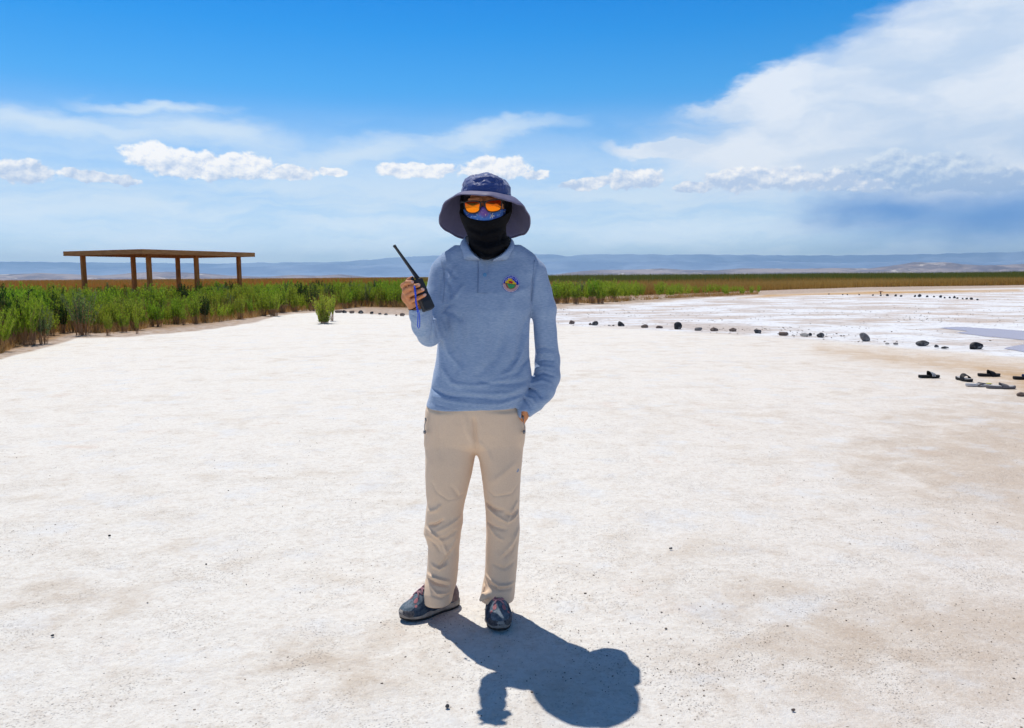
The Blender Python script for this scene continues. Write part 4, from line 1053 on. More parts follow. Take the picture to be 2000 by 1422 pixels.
# nails
for fg in FING:
    a, b = q(*fg[-2]), q(*fg[-1]); dr = (b - a).normalized(); c_ = b + Vector((0, -.0072, .0008)) + dr * .001
    up = Vector((0, -1, 0)); sd = dr.cross(up).normalized(); vv, n_ = [], 12
    for i in range(n_):
        an = 2 * math.pi * i / n_; vv.append(c_ + dr * math.cos(an) * .0066 + sd * math.sin(an) * .0050 + up * (-.0016 * math.sin(an) ** 2 - .0012 * max(0, math.cos(an))))
    vv.append(c_ + up * .0008); MB().add(vv, [(i, (i + 1) % n_, n_) for i in range(n_)]).build('fingernail', M_nail, man, True)

# ---------------- shirt
S = SDF((-.42, 2.80, .80), (.27, 3.36, 1.50), .0036)
S.loft(TOR, .02, 2.35)
S.cone(P(880, 512, 3.13), P(905, 496, 3.13), .040, .045, .03); S.cone(P(1028, 512, 3.13), P(1003, 497, 3.13), .040, .045, .03)
S.chain([SH_R, P(855, 585, 3.10), P(842, 640, 3.055), P(836, 655, 3.03)], [.057, .052, .045, .040], .022)
S.chain([P(836, 655, 3.03), P(829, 636, 2.975), P(821, 612, 2.915), P(817, 600, 2.892)], [.043, .043, .037, .0325], .014)
S.chain([SH_L, M1_L, EL_L, P(1069, 735, 3.15), F1_L, P(1044, 785, 3.09), P(1024, 806, 3.065)], [.056, .049, .050, .050, .049, .039, .031], .018)
S.ell(P(1058, 780, 3.09), (.032, .035, .022), .012)
# carve cuffs
S.cut(P(817, 599, 2.89), (-.18, -.35, 1.0), P(790, 612, 2.85) - Vector((.02, .03, .01)), P(850, 560, 2.98) + Vector((0, 0, .02)))
S.chain([P(819, 608, 2.905), P(815, 590, 2.875)], [.0285, .0295], .001, sub=True)
S.cut(P(1023, 793, 3.05), (-.88, -.25, -.42), P(1022, 840, 2.95), P(1052, 796, 3.16))
# neck hole
S.chain([P(951, 492, 3.14), P(949, 440, 3.13)], [.050, .062], .004, sub=True)
fs_ = S.fold
for f_ in [([(862, 612), (872, 600), (880, 596)], .006, .005), ([(866, 608), (885, 612), (905, 628)], .010, .005), ([(868, 625), (880, 655), (884, 690)], .012, .0035), ([(858, 690), (862, 720), (880, 745), (910, 758)], .012, -.004),
           ([(1038, 610), (1020, 640), (1008, 700), (985, 722)], .012, .006), ([(1036, 640), (1022, 690), (1000, 725), (975, 735)], .009, -.004), ([(1034, 700), (1010, 728), (990, 735)], .010, .006),
           ([(1036, 745), (1000, 750), (960, 748), (935, 742)], .010, .006), ([(1032, 757), (990, 768), (940, 768), (900, 764)], .010, -.004), ([(1025, 770), (980, 780), (930, 775), (880, 772), (845, 763)], .009, .005),
           ([(1020, 778), (975, 789), (925, 787), (870, 781), (840, 775)], .007, -.003), ([(838, 788), (880, 797), (940, 799), (990, 793), (1018, 783)], .005, .002),
           ([(840, 762), (870, 772), (900, 776)], .006, .004), ([(895, 590), (900, 640), (893, 690)], .016, .003), ([(930, 590), (925, 660), (930, 720)], .02, -.003), ([(960, 600), (962, 660), (955, 710)], .018, .003),
           ([(870, 520), (862, 545), (858, 580)], .006, .004), ([(1048, 515), (1042, 545), (1038, 590)], .006, .006), ([(862, 512), (880, 530), (890, 545)], .012, .004), ([(876, 590), (892, 575), (905, 555)], .010, -.005), ([(868, 540), (880, 560), (884, 585)], .010, .005), ([(890, 520), (875, 545), (868, 570)], .009, -.004), ([(990, 590), (1010, 570), (1035, 560)], .012, -.003), ([(1000, 600), (985, 660), (968, 700), (930, 735)], .016, .006), ([(900, 610), (905, 660), (900, 710), (880, 740)], .014, .005), ([(945, 620), (948, 670), (940, 715)], .018, -.005), ([(860, 650), (875, 690), (905, 725)], .010, -.004), ([(1024, 715), (985, 742), (930, 752), (880, 748)], .009, -.004)]: S.fold(*f_)
# sleeve wrinkles
for f_ in [([(1046, 686), (1062, 682), (1080, 684)], .006, .005), ([(1045, 700), (1065, 692), (1088, 695)], .007, -.004), ([(1042, 715), (1062, 706), (1085, 708)], .006, .005), ([(1040, 728), (1060, 718), (1086, 722)], .007, -.004),
           ([(1041, 740), (1062, 731), (1086, 738)], .006, .006), ([(1036, 752), (1060, 744), (1080, 752)], .007, -.004), ([(1032, 762), (1048, 764), (1058, 778)], .005, .006), ([(1028, 775), (1040, 778), (1048, 790)], .005, -.004),
           ([(1022, 778), (1033, 790), (1038, 800)], .004, .004), ([(1060, 560), (1068, 600), (1066, 640)], .012, .003)]: S.fold(*f_, Y=3.16, ymax=3.16, Yr=3.06)
for f_ in [([(846, 612), (845, 640), (838, 668)], .005, .006), ([(833, 612), (832, 640), (830, 665)], .006, -.003), ([(852, 628), (850, 648), (853, 662)], .005, .005), ([(806, 612), (820, 616), (832, 612)], .004, .003)]: S.fold(*f_, Y=3.0, ymax=3.02, Yr=2.95)
S.noise(9, .0060, 2, 2, (1, 1, .6)); S.noise(20, .0020, 22, 2, (1, 1, 1)); S.noise(38, .0010, 5, 2)
sm = S.mesh('shirt'); del S
shirt_tree = bvh(sm)
shirt = link('shirt', sm, M_shirt, man, True)

def patch(px_pts, off=.003):   # a flat strip laid on the shirt front, points given as rows of pixels
    pass
def on_shirt(px, py, off=.003): h_ = hit(shirt_tree, px, py); return h_ + (Vector((0, 0, CAMH)) - h_).normalized() * off
def strip(rows, name, m_, off=.0028, parent=shirt, nsub=6, tree=None):
    """rows: list of (left px, right px, py) down the strip"""
    R2 = []
    for (a, b) in zip(rows[:-1], rows[1:]):
        for k_ in range(nsub): u = k_ / nsub; R2.append([a[i] * (1 - u) + b[i] * u for i in range(3)])
    R2.append(rows[-1]); vs_, fs = [], []; C_ = 5
    for (l, r_, y) in R2:
        for j in range(C_):
            e = j in (0, C_ - 1); vs_.append(on_shirt(l + (r_ - l) * j / (C_ - 1), y, off if not e else -.002))
    for i in range(len(R2) - 1):
        for j in range(C_ - 1): a = i * C_ + j; fs.append((a, a + 1, a + C_ + 1, a + C_))
    return MB().add(vs_, fs).build(name, m_, parent, True)
strip([(933, 955, 504), (933, 953, 535), (932, 952, 572)], 'placket', M_shirt, .0065)
M_btn, t = mat('button', (.05, .20, .42, 1), .3, 0, .5)
c_ = on_shirt(947, 537, .0085); bt = MB()
bt.tube([c_ + Vector((0, .0035, 0)), c_ + Vector((0, -.001, 0)), c_ + Vector((0, -.0012, 0))], [.0075, .0075, .005], 14)
bt.build('button', M_btn, shirt, False)
M_seam, t = mat('seam_thread_and_edge_shade', (.22, .31, .475, 1), .9)
def seam(pts, off=.001, r_=.0013, nm='seam'):
    q_ = []
    for a, b in zip(pts[:-1], pts[1:]):
        for k_ in range(7): u = k_ / 7; q_.append(on_shirt(a[0] + (b[0] - a[0]) * u, a[1] + (b[1] - a[1]) * u, off))
    q_.append(on_shirt(*pts[-1], off)); MB().tube(q_, r_, 5).build(nm, M_seam, shirt, True)
seam([(933.5, 508), (933.5, 540), (932.5, 572), (952, 573)], .002);  # placket seam; its darker tone also paints the stitched edge's shadow
seam([(861, 506), (866, 530), (868, 560), (865, 592)]); seam([(1044, 508), (1041, 535), (1039, 565), (1040, 596)])
# collar
def catmull(pts, n):
    pts = [Vector(p) for p in pts]; out_ = []
    for i in range(len(pts) - 1):
        p0, p1, p2, p3 = pts[max(i - 1, 0)], pts[i], pts[i + 1], pts[min(i + 2, len(pts) - 1)]
        for k_ in range(n):
            t_ = k_ / n; out_.append(.5 * ((2 * p1) + (p2 - p0) * t_ + (2 * p0 - 5 * p1 + 4 * p2 - p3) * t_ ** 2 + (3 * p1 - p0 - 3 * p2 + p3) * t_ ** 3))
    out_.append(pts[-1]); return out_
top = [P(937, 506, 2.995), P(925, 497, 3.005), P(917, 486, 3.03), P(912, 474, 3.07), P(909, 463, 3.12), P(920, 458, 3.19), P(951, 455, 3.215), P(982, 458, 3.19), P(998, 465, 3.12), P(996, 478, 3.07), P(989, 489, 3.03), P(978, 499, 3.005), P(962, 508, 2.995)]
bo = [P(937, 508, 2.99), P(909, 507.5, 3.0), P(904.5, 502, 3.02), P(902, 490, 3.06), P(899, 483, 3.12), P(912, 482, 3.22), P(951, 480, 3.24), P(992, 482, 3.22), P(1004, 485, 3.12), P(999, 492, 3.06), P(996, 500, 3.02), P(989, 507.5, 3.0), P(962, 510, 2.99)]
T_, B_ = catmull(top, 5), catmull(bo, 5)
def press(v, off=.004):
    px, py = proj(np.array(v)); h_ = hit(shirt_tree, float(px), float(py), 99)
    if h_.y < 3.5: return h_ + (Vector((0, 0, CAMH)) - h_).normalized() * off
    return v
vs_, fs = [], []; n_ = len(T_); K_ = 6
for lay in (0, 1):
    for i in range(n_):
        fr = i / (n_ - 1); isfront = fr < .30 or fr > .70
        b_ = press(B_[i], .005) if isfront else B_[i]
        for j in range(K_):
            u = j / (K_ - 1); p = T_[i].lerp(b_, u); mid = math.sin(math.pi * u) * .007
            nrm = Vector((p.x - (-.10), (p.y - 3.13), .03)).normalized(); p = p + nrm * mid - nrm * lay * .003
            vs_.append(p)
S_ = n_ * K_
for i in range(n_ - 1):
    for j in range(K_ - 1): a = i * K_ + j; fs += [(a, a + 1, a + K_ + 1, a + K_), (S_ + a, S_ + a + K_, S_ + a + K_ + 1, S_ + a + 1)]
    for j in (0, K_ - 1): a = i * K_ + j; fs.append((a, a + K_, S_ + a + K_, S_ + a))
for i in (0, n_ - 1):
    for j in range(K_ - 1): a = i * K_ + j; fs.append((a, S_ + a, S_ + a + 1, a + 1))
MB().add(vs_, fs).build('collar', M_shirt, shirt, True)

# badge embroidered on the chest: a fine disc laid on the cloth, coloured cell by cell
N_ = 56; cxb, cyb, rb = 998.0, 554.5, 17.0; vs_, cols, idx_ = [], [], {}
tilt = R(7)
def badge_col(u, v):
    r_ = math.hypot(u, v); a_ = math.atan2(v, u); u2 = u * math.cos(tilt) - v * -math.sin(tilt); v2 = v * math.cos(tilt) + u * math.sin(tilt)
    WH, BL, YE, RE, GR, PK, BR, BK = (.62, .66, .85), (.004, .025, .42), (.80, .52, .02), (.50, .02, .03), (.03, .30, .10), (.50, .24, .25), (.36, .10, .05), (.01, .01, .03)
    if r_ > .955: return (.01, .06, .35)
    if r_ > .895: return WH
    if v2 > 0.02:
        for k_, (h0, h1, w) in enumerate(((.02, .22, .62), (.22, .40, .44), (.40, .60, .24))):
            if h0 < v2 <= h1 and abs(u2 + .02) < w:
                return RE if (u2 / .26) ** 2 + ((v2 - .20) / .13) ** 2 < 1 else YE
        if .66 < r_ < .82 and .12 < a_ / math.pi < .88:      # pale illegible lettering around the rim
            return WH if (math.sin(a_ * 52) > .1 and math.sin(a_ * 23 + 1) > -.5) else BL
        return BL
    if v2 > -.03: return BK
    if r_ < .55 and abs(u2) < .5 + v2 * .4: return GR if (math.sin(u2 * 34) * math.sin(v2 * 30) > -.45) else (.16, .42, .2)
    if r_ < .62: return BR
    return (.68, .50, .50) if (math.sin(a_ * 44) > 0 and r_ < .84) else PK
fs = []
for i in range(N_ + 1):
    for j in range(N_ + 1):
        u, v = i / N_ * 2 - 1, j / N_ * 2 - 1
        if math.hypot(u, v) <= 1.03:
            rr_ = max(1, math.hypot(u, v)); idx_[i, j] = len(vs_); vs_.append(on_shirt(cxb + u / rr_ * rb, cyb - v / rr_ * rb, .0026)); cols.append((*badge_col(u / rr_ * .999, v / rr_ * .999), 1))
for i in range(N_):
    for j in range(N_):
        kk = [(i, j), (i + 1, j), (i + 1, j + 1), (i, j + 1)]
        if all(a in idx_ for a in kk): fs.append(tuple(idx_[a] for a in kk))
M_bad, t = mat('embroidery', rough=.8); an_ = t.new('ShaderNodeAttribute'); an_.attribute_name = 'thread'; t.put(t.b.inputs['Base Color'], an_.outputs['Color'])
me = pymesh('badge', vs_, fs); addcol(me, 'thread', np.array(cols)); o = link('badge', me, M_bad, shirt, True)
o['label'] = 'round blue and pink chest badge with yellow stepped shape'

# ---------------- trousers
T = SDF((-.36, 2.96, .03), (.10, 3.32, .93), .0036)
T.loft(PEL, .02, 2.3); T.loft(LEGR, .022, 2.25); T.loft(LEGL, .022, 2.25)
T.ell(P(1010, 838, 3.095), (.030, .038, .055), .02)           # hand bulging the pocket
# pocket mouth
T.cone(P(1019, 790, 3.06), P(1029, 812, 3.06), .010, .007, .004, sub=True)
for f_ in [([(926, 815), (928, 850), (931, 885)], .010, .010), ([(905, 800), (912, 840), (926, 868)], .012, -.003), ([(932, 862), (950, 880), (960, 905)], .010, -.004), ([(860, 800), (857, 850), (862, 900)], .014, .003),
           ([(1010, 905), (985, 925), (955, 948)], .012, -.003), ([(880, 950), (895, 975), (905, 972)], .008, .004), ([(842, 945), (852, 965), (875, 980), (900, 978)], .004, .003), ([(946, 958), (965, 973), (1000, 968), (1014, 950)], .004, .003),
           ([(948, 990), (965, 1000), (985, 1002)], .008, .008), ([(950, 998), (970, 1012), (990, 1024)], .007, -.007), ([(1012, 985), (1000, 1005), (990, 1026)], .006, -.006), ([(985, 1008), (1000, 1012), (1012, 1004)], .008, .006),
           ([(950, 1030), (970, 1036), (990, 1040)], .009, .006), ([(990, 1026), (1000, 1022), (1014, 1012)], .006, -.005), ([(950, 1032), (968, 1052), (985, 1062)], .007, -.005), ([(1014, 1042), (1002, 1068), (975, 1095)], .008, -.008), ([(1010, 1062), (1000, 1084), (985, 1098)], .008, .006),
           ([(833, 1008), (850, 1000), (860, 990)], .008, -.006), ([(836, 1034), (850, 1030), (865, 1020)], .006, .010), ([(828, 1040), (848, 1050), (865, 1066)], .007, -.008), ([(850, 1045), (870, 1035), (900, 1018)], .008, -.006), ([(848, 1058), (870, 1056), (890, 1044)], .008, .007),
           ([(836, 1062), (850, 1074), (858, 1088)], .006, .005), ([(862, 1066), (872, 1090), (890, 1060)], .007, -.006), ([(880, 1082), (868, 1105), (850, 1120)], .009, .007), ([(838, 1112), (856, 1120), (872, 1112)], .007, -.006),
           ([(830, 1134), (850, 1137), (877, 1146)], .006, -.010), ([(830, 1143), (850, 1150), (876, 1156)], .006, .010), ([(836, 1152), (852, 1166), (878, 1168)], .005, -.006), ([(842, 1170), (862, 1176), (880, 1168)], .005, .005),
           ([(960, 1110), (985, 1120), (1005, 1108)], .008, .005), ([(946, 1138), (975, 1152), (1004, 1152)], .006, -.007), ([(952, 1150), (975, 1160), (998, 1160)], .005, .007), ([(940, 1148), (948, 1160), (944, 1175)], .005, .006),
           ([(905, 1005), (902, 1040), (896, 1100)], .0035, .0025), ([(948, 1040), (948, 1100)], .0035, .002)]: T.fold(*f_)
T.noise(12, .0028, 12, 2, (1, 1, .7)); T.noise(45, .0008, 15, 2)
T.chain([P(960, 1158, 3.07), P(946, 1164, 3.055), P(939, 1172, 3.05)], [.014, .011, .007], .016)
# hems: hollow, with a lifted inner corner
for (a, b, r_) in ((P(856, 1176, 3.13), P(856, 1215, 3.10), .050), (P(970, 1166, 3.13), P(970, 1210, 3.10), .052)): T.chain([a, b], [r_, r_ + .004], .002, 1.05, True)
tm = T.mesh('trousers'); del T
trou = link('trousers', tm, M_trou, man, True)
tt_ = bvh(tm)
# zip pulls
for pts, bead in (([(832, 822), (829, 830), (829, 838)], (829.5, 843)), ([(1022, 818), (1022, 824), (1024, 832)], (1023.5, 843))):
    base = hit(tt_, pts[0][0] + (3 if pts[0][0] < 900 else -3), pts[0][1], 3.06); Yz = base.y - .006
    z_ = MB(); z_.tube([P(x, y, Yz) for x, y in pts] + [P(bead[0], bead[1] - 3, Yz)], .0014, 6); z_.tube([P(pts[0][0] - 1, pts[0][1] - 6, Yz + .002), P(pts[0][0], pts[0][1] + 1, Yz)], .003, 6)
    z_.tube([P(bead[0], bead[1] - 3, Yz), P(bead[0], bead[1] - 1, Yz - .001), P(bead[0], bead[1] + 3, Yz - .001), P(bead[0], bead[1] + 4, Yz)], [.003, .0055, .0055, .003], 8)
    z_.build('zip_pull', M_metal, trou, True)
M_logo, t = mat('faint_print', (.36, .38, .46, 1), .7)
c_ = hit(tt_, 1011, 918); lg = [c_ + Vector((dx_ * .006, -.003, dz_ * .008)) for dx_, dz_ in ((-.9, -1), (.2, -1), (1, .1), (.3, 1.1), (-.2, .1))]
MB().add(lg, [(0, 1, 2, 3, 4)]).build('print_mark', M_logo, trou, False)

# ---------------- neck gaiter and patterned face cloth
GA = SDF((-.24, 2.90, 1.36), (.04, 3.28, 1.74), .003)
GA.loft([(414, 898, 997, 3.11, .108), (424, 900, 994, 3.105, .112), (440, 905, 989, 3.105, .110), (452, 910, 988, 3.11, .104), (462, 914, 990, 3.11, .098), (472, 915, 998, 3.11, .100), (482, 917, 997, 3.11, .106), (490, 922, 990, 3.10, .106), (500, 932, 975, 3.10, .112), (508, 943, 958, 3.10, .118)], .02, 2.1)
GA.loft([(376, 900, 997, 3.16, .085), (395, 898, 1000, 3.155, .095), (415, 899, 999, 3.15, .095), (432, 904, 992, 3.14, .095)], .02, 2.2)
# dip of the upper front edge
pt = P(946, 431.5, 2.995)
X, Y, Z_ = GA.xyz(GA.sl(GA.lo, GA.lo + GA.n * GA.res)); 
edge_z = pt.z + ((X - pt.x) / .085) ** 2 * .034
GA.d = np.maximum(GA.d, np.where(Y < 3.085, Z_ - edge_z, -1.0).astype(np.float32))
for f_ in [([(912, 440), (940, 452), (985, 440)], .008, .004), ([(910, 448), (938, 462), (985, 450)], .008, -.004), ([(918, 462), (950, 474), (996, 462)], .008, .005), ([(918, 474), (950, 486), (997, 474)], .008, -.004), ([(925, 486), (955, 497), (990, 484)], .007, .004), ([(985, 445), (978, 470), (990, 490)], .007, .004)]: GA.fold(*f_, Y=3.11, Yr=3.0)
GA.noise(20, .0015, 31, 2)
link('neck_gaiter', GA.mesh('neck_gaiter'), M_black, man, True); del GA
MK = SDF((-.24, 2.90, 1.50), (.04, 3.20, 1.70), .0028)
headsdf(MK, .0055, .02); MK.cone(nb, nt, .013, .020, .015); MK.ell(P(946, 424, 3.045), (.066, .045, .03), .02)
mz = P(946, 410, 3.0).z; X, Y, Z_ = MK.xyz(MK.sl(MK.lo, MK.lo + MK.n * MK.res)); ez = mz + .012 * np.exp(-((X - nb.x) / .016) ** 2) - .000 + ((X - nb.x) / .08) ** 2 * .010
MK.d = np.maximum(MK.d, (Z_ - ez).astype(np.float32)); MK.d = np.maximum(MK.d, (Y - 3.09 + 0 * X).astype(np.float32)); MK.d = np.maximum(MK.d, (P(946, 440, 3.0).z - Z_ + 0 * X).astype(np.float32))
M_mask, t = mat('patterned_cloth', rough=.8); O = coords(t)
cm_ = t.mix(t.ss(t.noise(O, 30, 4, .6), .4, .6), (.03, .07, .30, 1), (.06, .17, .52, 1)); cm_ = t.mix(t.ss(t.voro(O, 120), .22, .14), cm_, (.55, .68, .80, 1)); cm_ = t.mix(t.ss(t.voro(O, 55), .16, .10), cm_, (.62, .58, .40, 1))
dd_ = t.v('DISTANCE', O, tuple(nt - Vector(man.location) + Vector((0, -.01, .004)))); cm_ = t.mix(t.m('MULTIPLY', t.ss(dd_, .034, .012), .65), cm_, (.22, .05, .24, 1))
t.put(t.b.inputs['Base Color'], cm_)
mkm = MK.mesh('face_cloth'); mk_tree = bvh(mkm); mk_o = link('face_cloth', mkm, M_mask, man, True); del MK
fl_ = MB(); cc_ = hit(mk_tree, 960, 421.5) + Vector((0, -.002, 0))
for i in range(6):
    a = math.pi * i / 3; dv = Vector((math.cos(a), 0, math.sin(a))); pr_ = Vector((-dv.z, 0, dv.x)); L = .0105
    fl_.add([cc_ + pr_ * .0007, cc_ + dv * L + pr_ * .0012, cc_ + dv * L - pr_ * .0012, cc_ - pr_ * .0007], [(0, 1, 2, 3)])
M_sn, t = mat('pale_print', (.66, .60, .58, 1), .8); fl_.build('star_print', M_sn, mk_o, False)
# hair under the hat
H = SDF((-.24, 2.96, 1.58), (.04, 3.26, 1.76), .004)
H.ell((hc.x, hc.y + .012, hc.z + .022), (.083, .100, .113), .01); pz_ = P(947, 386.5, 3.0); H.cut(pz_, (0, -.45, -1)); H.noise(120, .003, 9, 2)
link('hair', H.mesh('hair'), M_hair, man, True); del H

# ---------------- sunglasses
gl = bpy.data.objects.new('sunglasses', None); COL.objects.link(gl); gl.parent = man
def gy_(px): return 2.972 + ((px - 943) / 40) ** 2 * .034
def GP(px, py): return P(px, py, gy_(px))
LL_ = [[(907, 395.5), (913, 393.5), (926, 392.8), (935, 394), (938, 397.5), (937, 405), (935.5, 412), (928, 416), (918, 416), (911.5, 412.5), (908, 405)],
       [(947, 397), (950, 393.5), (960, 391.2), (972, 389.7), (978, 391), (979.3, 396), (978.6, 405), (975, 411), (963, 414), (953.5, 412.5), (948.5, 406)]]
M_lens, t = mat('mirror_lens', rough=.08, metal=.92); O = coords(t)
sx_ = t.new('ShaderNodeSeparateXYZ'); t.l.new(O, sx_.inputs[0])
# coated lenses: reflection gradient painted into the colour, red above to orange below
zc = P(943, 402, 3.0).z - man.location.z
t.put(t.b.inputs['Base Color'], t.mix(t.ss(sx_.outputs[2], zc - .016, zc + .018), (1.0, .27, .01, 1), (1.0, .06, .012, 1)))
M_fr, t = mat('black_frame', (.012, .013, .015, 1), .3, 0, .5)
GX = P(943, 402, 2.98).x
for ol in LL_:
    pts = catmull([GP(*p) for p in ol + [ol[0]]], 4)[:-1]; n_ = len(pts); c_ = sum(pts, Vector()) / n_; c_.y = 2.972 + ((c_.x - GX) * 519 / 40) ** 2 * .034 - .004
    vs_ = []; fs = []; rings = 6
    for k_ in range(rings):
        f_ = 1 - k_ / rings
        for p in pts: v = c_.lerp(p, f_); v.y = 2.972 + ((v.x - GX) * 519 / 40) ** 2 * .034 - .004 * (1 - f_ * f_); vs_.append(v)
    vs_.append(c_)
    for k_ in range(rings - 1):
        for i in range(n_): fs.append((k_ * n_ + i, k_ * n_ + (i + 1) % n_, (k_ + 1) * n_ + (i + 1) % n_, (k_ + 1) * n_ + i))
    for i in range(n_): fs.append(((rings - 1) * n_ + i, (rings - 1) * n_ + (i + 1) % n_, rings * n_))
    MB().add(vs_, fs).build('lens', M_lens, gl, True)
    MB().tube(pts, .0027, 6, True).build('frame_rim', M_fr, gl, True)
MB().tube([GP(937.5, 395.5), GP(941, 394.5), GP(944, 394.5), GP(948, 394.5)], [.003, .0026, .0026, .003], 6).build('bridge', M_fr, gl, True)
for (a, b, sgn) in (((907, 395), 901, -1), ((979, 391.5), 988, 1)):
    MB().tube([GP(*a), P(b, a[1] - 1, 3.02), P(b + sgn * 1, a[1] + 2, 3.12)], [.0035, .0032, .0025], 6).build('temple', M_fr, gl, True)

# ---------------- hat
hat = bpy.data.objects.new('sun_hat', None); COL.objects.link(hat); hat.parent = man
YH = 3.12
base_l, base_r = P(901, 379, YH), P(998, 387, YH); hcen = (base_l + base_r) / 2; hw = (base_r - base_l).length / 2; slope = (base_r.z - base_l.z) / (base_r.x - base_l.x)
topz = P(950, 340, YH).z; NA = 72; hd_ = .112
def crown_pt(a, h):   # a angle (0 = towards the camera), h 0..1
    r_ = (1 - h ** 4.0) ** (1 / 2.0) * (1 - .08 * h)
    x = math.sin(a) * hw * r_ ; y = -math.cos(a) * hd_ * r_
    zb = hcen.z + slope * x; z = zb + (topz - hcen.z) * h * (1 + .03 * math.sin(a * 2 + 1))
    p = Vector((hcen.x + .004 * h + x, YH + y, z)); return p
vs_ = []; NH = 30
hs = [1 - (1 - i / NH) ** 1.5 if False else math.sin(i / NH * math.pi / 2) for i in range(NH)]
for h in hs:
    for i in range(NA):
        p = crown_pt(2 * math.pi * i / NA, min(h, .999)); c_ = Vector((hcen.x, YH, hcen.z + .02)); n_ = (p - c_).normalized(); pa = np.array(p)
        am = min(1, h * 4) * 1.0
        w_ = float(fbm(pa * np.array([1, 1, 1.3]), 42, 3, 3)); w2 = float(fbm(pa * np.array([1, 1, .8]) + 3, 70, 8, 2))
        vs_.append(p + n_ * (-abs(w_) * .010 + .004 - abs(w2) * .004) * am)
vs_.append(sum(vs_[-NA:], Vector()) / NA)
fs = [(k_ * NA + i, k_ * NA + (i + 1) % NA, (k_ + 1) * NA + (i + 1) % NA, (k_ + 1) * NA + i) for k_ in range(NH - 1) for i in range(NA)] + [((NH - 1) * NA + i, (NH - 1) * NA + (i + 1) % NA, NH * NA) for i in range(NA)]
MB().add(vs_, fs).build('crown', M_hat, hat, True)
RIM = [(0, 946, 381.5, -.185), (18, 968, 384, -.185), (35, 990, 389, -.165), (55, 1012, 396.5, -.13), (75, 1027, 410, -.08), (92, 1034.5, 428, -.02), (108, 1033, 446, .04), (125, 1022, 458, .10), (145, 1003, 463, .15), (165, 975, 466, .175), (180, 950, 468, .185),
       (195, 925, 468.5, .175), (213, 903, 466, .15), (232, 880, 457, .10), (250, 864, 446, .05), (265, 857.5, 430, 0), (280, 858, 413, -.05), (295, 865, 399, -.09), (312, 880, 387, -.13), (328, 900, 380, -.165), (345, 922, 379, -.182), (360, 946, 381.5, -.185)]
RA = np.array([r_[0] for r_ in RIM], float); RP = [P(r_[1], r_[2], YH + r_[3]) for r_ in RIM]
loopP = catmull(RP, 8); loopA = np.interp(np.arange(len(loopP)) / 8, np.arange(len(RA)), RA)
NB = len(loopP) - 1; NRb = 16; vs_ = []
for i in range(NB):
    a = math.radians(loopA[i]); pin = Vector((hcen.x + math.sin(a) * hw * .985, YH - math.cos(a) * hd_ * .985, hcen.z + slope * math.sin(a) * hw + .004)); po = loopP[i]
    for j in range(NRb + 1):
        u = j / NRb; v = pin.lerp(po, u)
        drop = pin.z - po.z; v.z += drop * (u - u ** 1.55) * .9                      # leaves the crown flat, then droops
        wv = float(fbm(np.array([math.sin(a) * 2, math.cos(a) * 2, u * .6]), 2.6, 17, 2)); v.z += wv * .007 * u; v += Vector((math.sin(a), -math.cos(a), 0)) * wv * .004 * u
        vs_.append(v)
C_ = NRb + 1; fs = [(i * C_ + j, i * C_ + j + 1, ((i + 1) % NB) * C_ + j + 1, ((i + 1) % NB) * C_ + j) for i in range(NB) for j in range(NRb)]
br = MB().add(vs_, fs).build('brim', M_brim, hat, True)
so_ = br.modifiers.new('thick', 'SOLIDIFY'); so_.thickness = .0022; so_.offset = 1
ed = [vs_[i * C_ + NRb] for i in range(NB)]; MB().tube(ed, .0026, 6, True).build('brim_binding', M_brim, hat, True)

# ---------------- shoes
def cshoe(name, c1, c2, sc, rough=.75):
    m_, t = mat(name, rough=rough); O = coords(t); n = t.noise(O, sc, 4, .6); t.put(t.b.inputs['Base Color'], t.mix(t.ss(n, .4, .6), c1, c2)); bump(t, n, .3, .003); return m_
M_up = cshoe('blue_grey_upper', (.012, .028, .060, 1), (.045, .070, .105, 1), 60); M_sole = cshoe('grey_midsole', (.27, .24, .22, 1), (.36, .33, .30, 1), 40); M_cap = cshoe('toe_rubber', (.05, .05, .06, 1), (.11, .105, .11, 1), 90)
M_lace = cshoe('mauve_lace', (.34, .15, .19, 1), (.52, .30, .32, 1), 300); M_heel = cshoe('mauve_grey_suede', (.14, .10, .11, 1), (.21, .16, .16, 1), 70); M_vamp = cshoe('pale_blue_vamp', (.08, .12, .155, 1), (.16, .20, .245, 1), 80); M_pink = cshoe('pink_patch', (.36, .13, .15, 1), (.44, .18, .19, 1), 90); M_out = cshoe('black_outsole', (.012, .012, .014, 1), (.035, .035, .035, 1), 60)
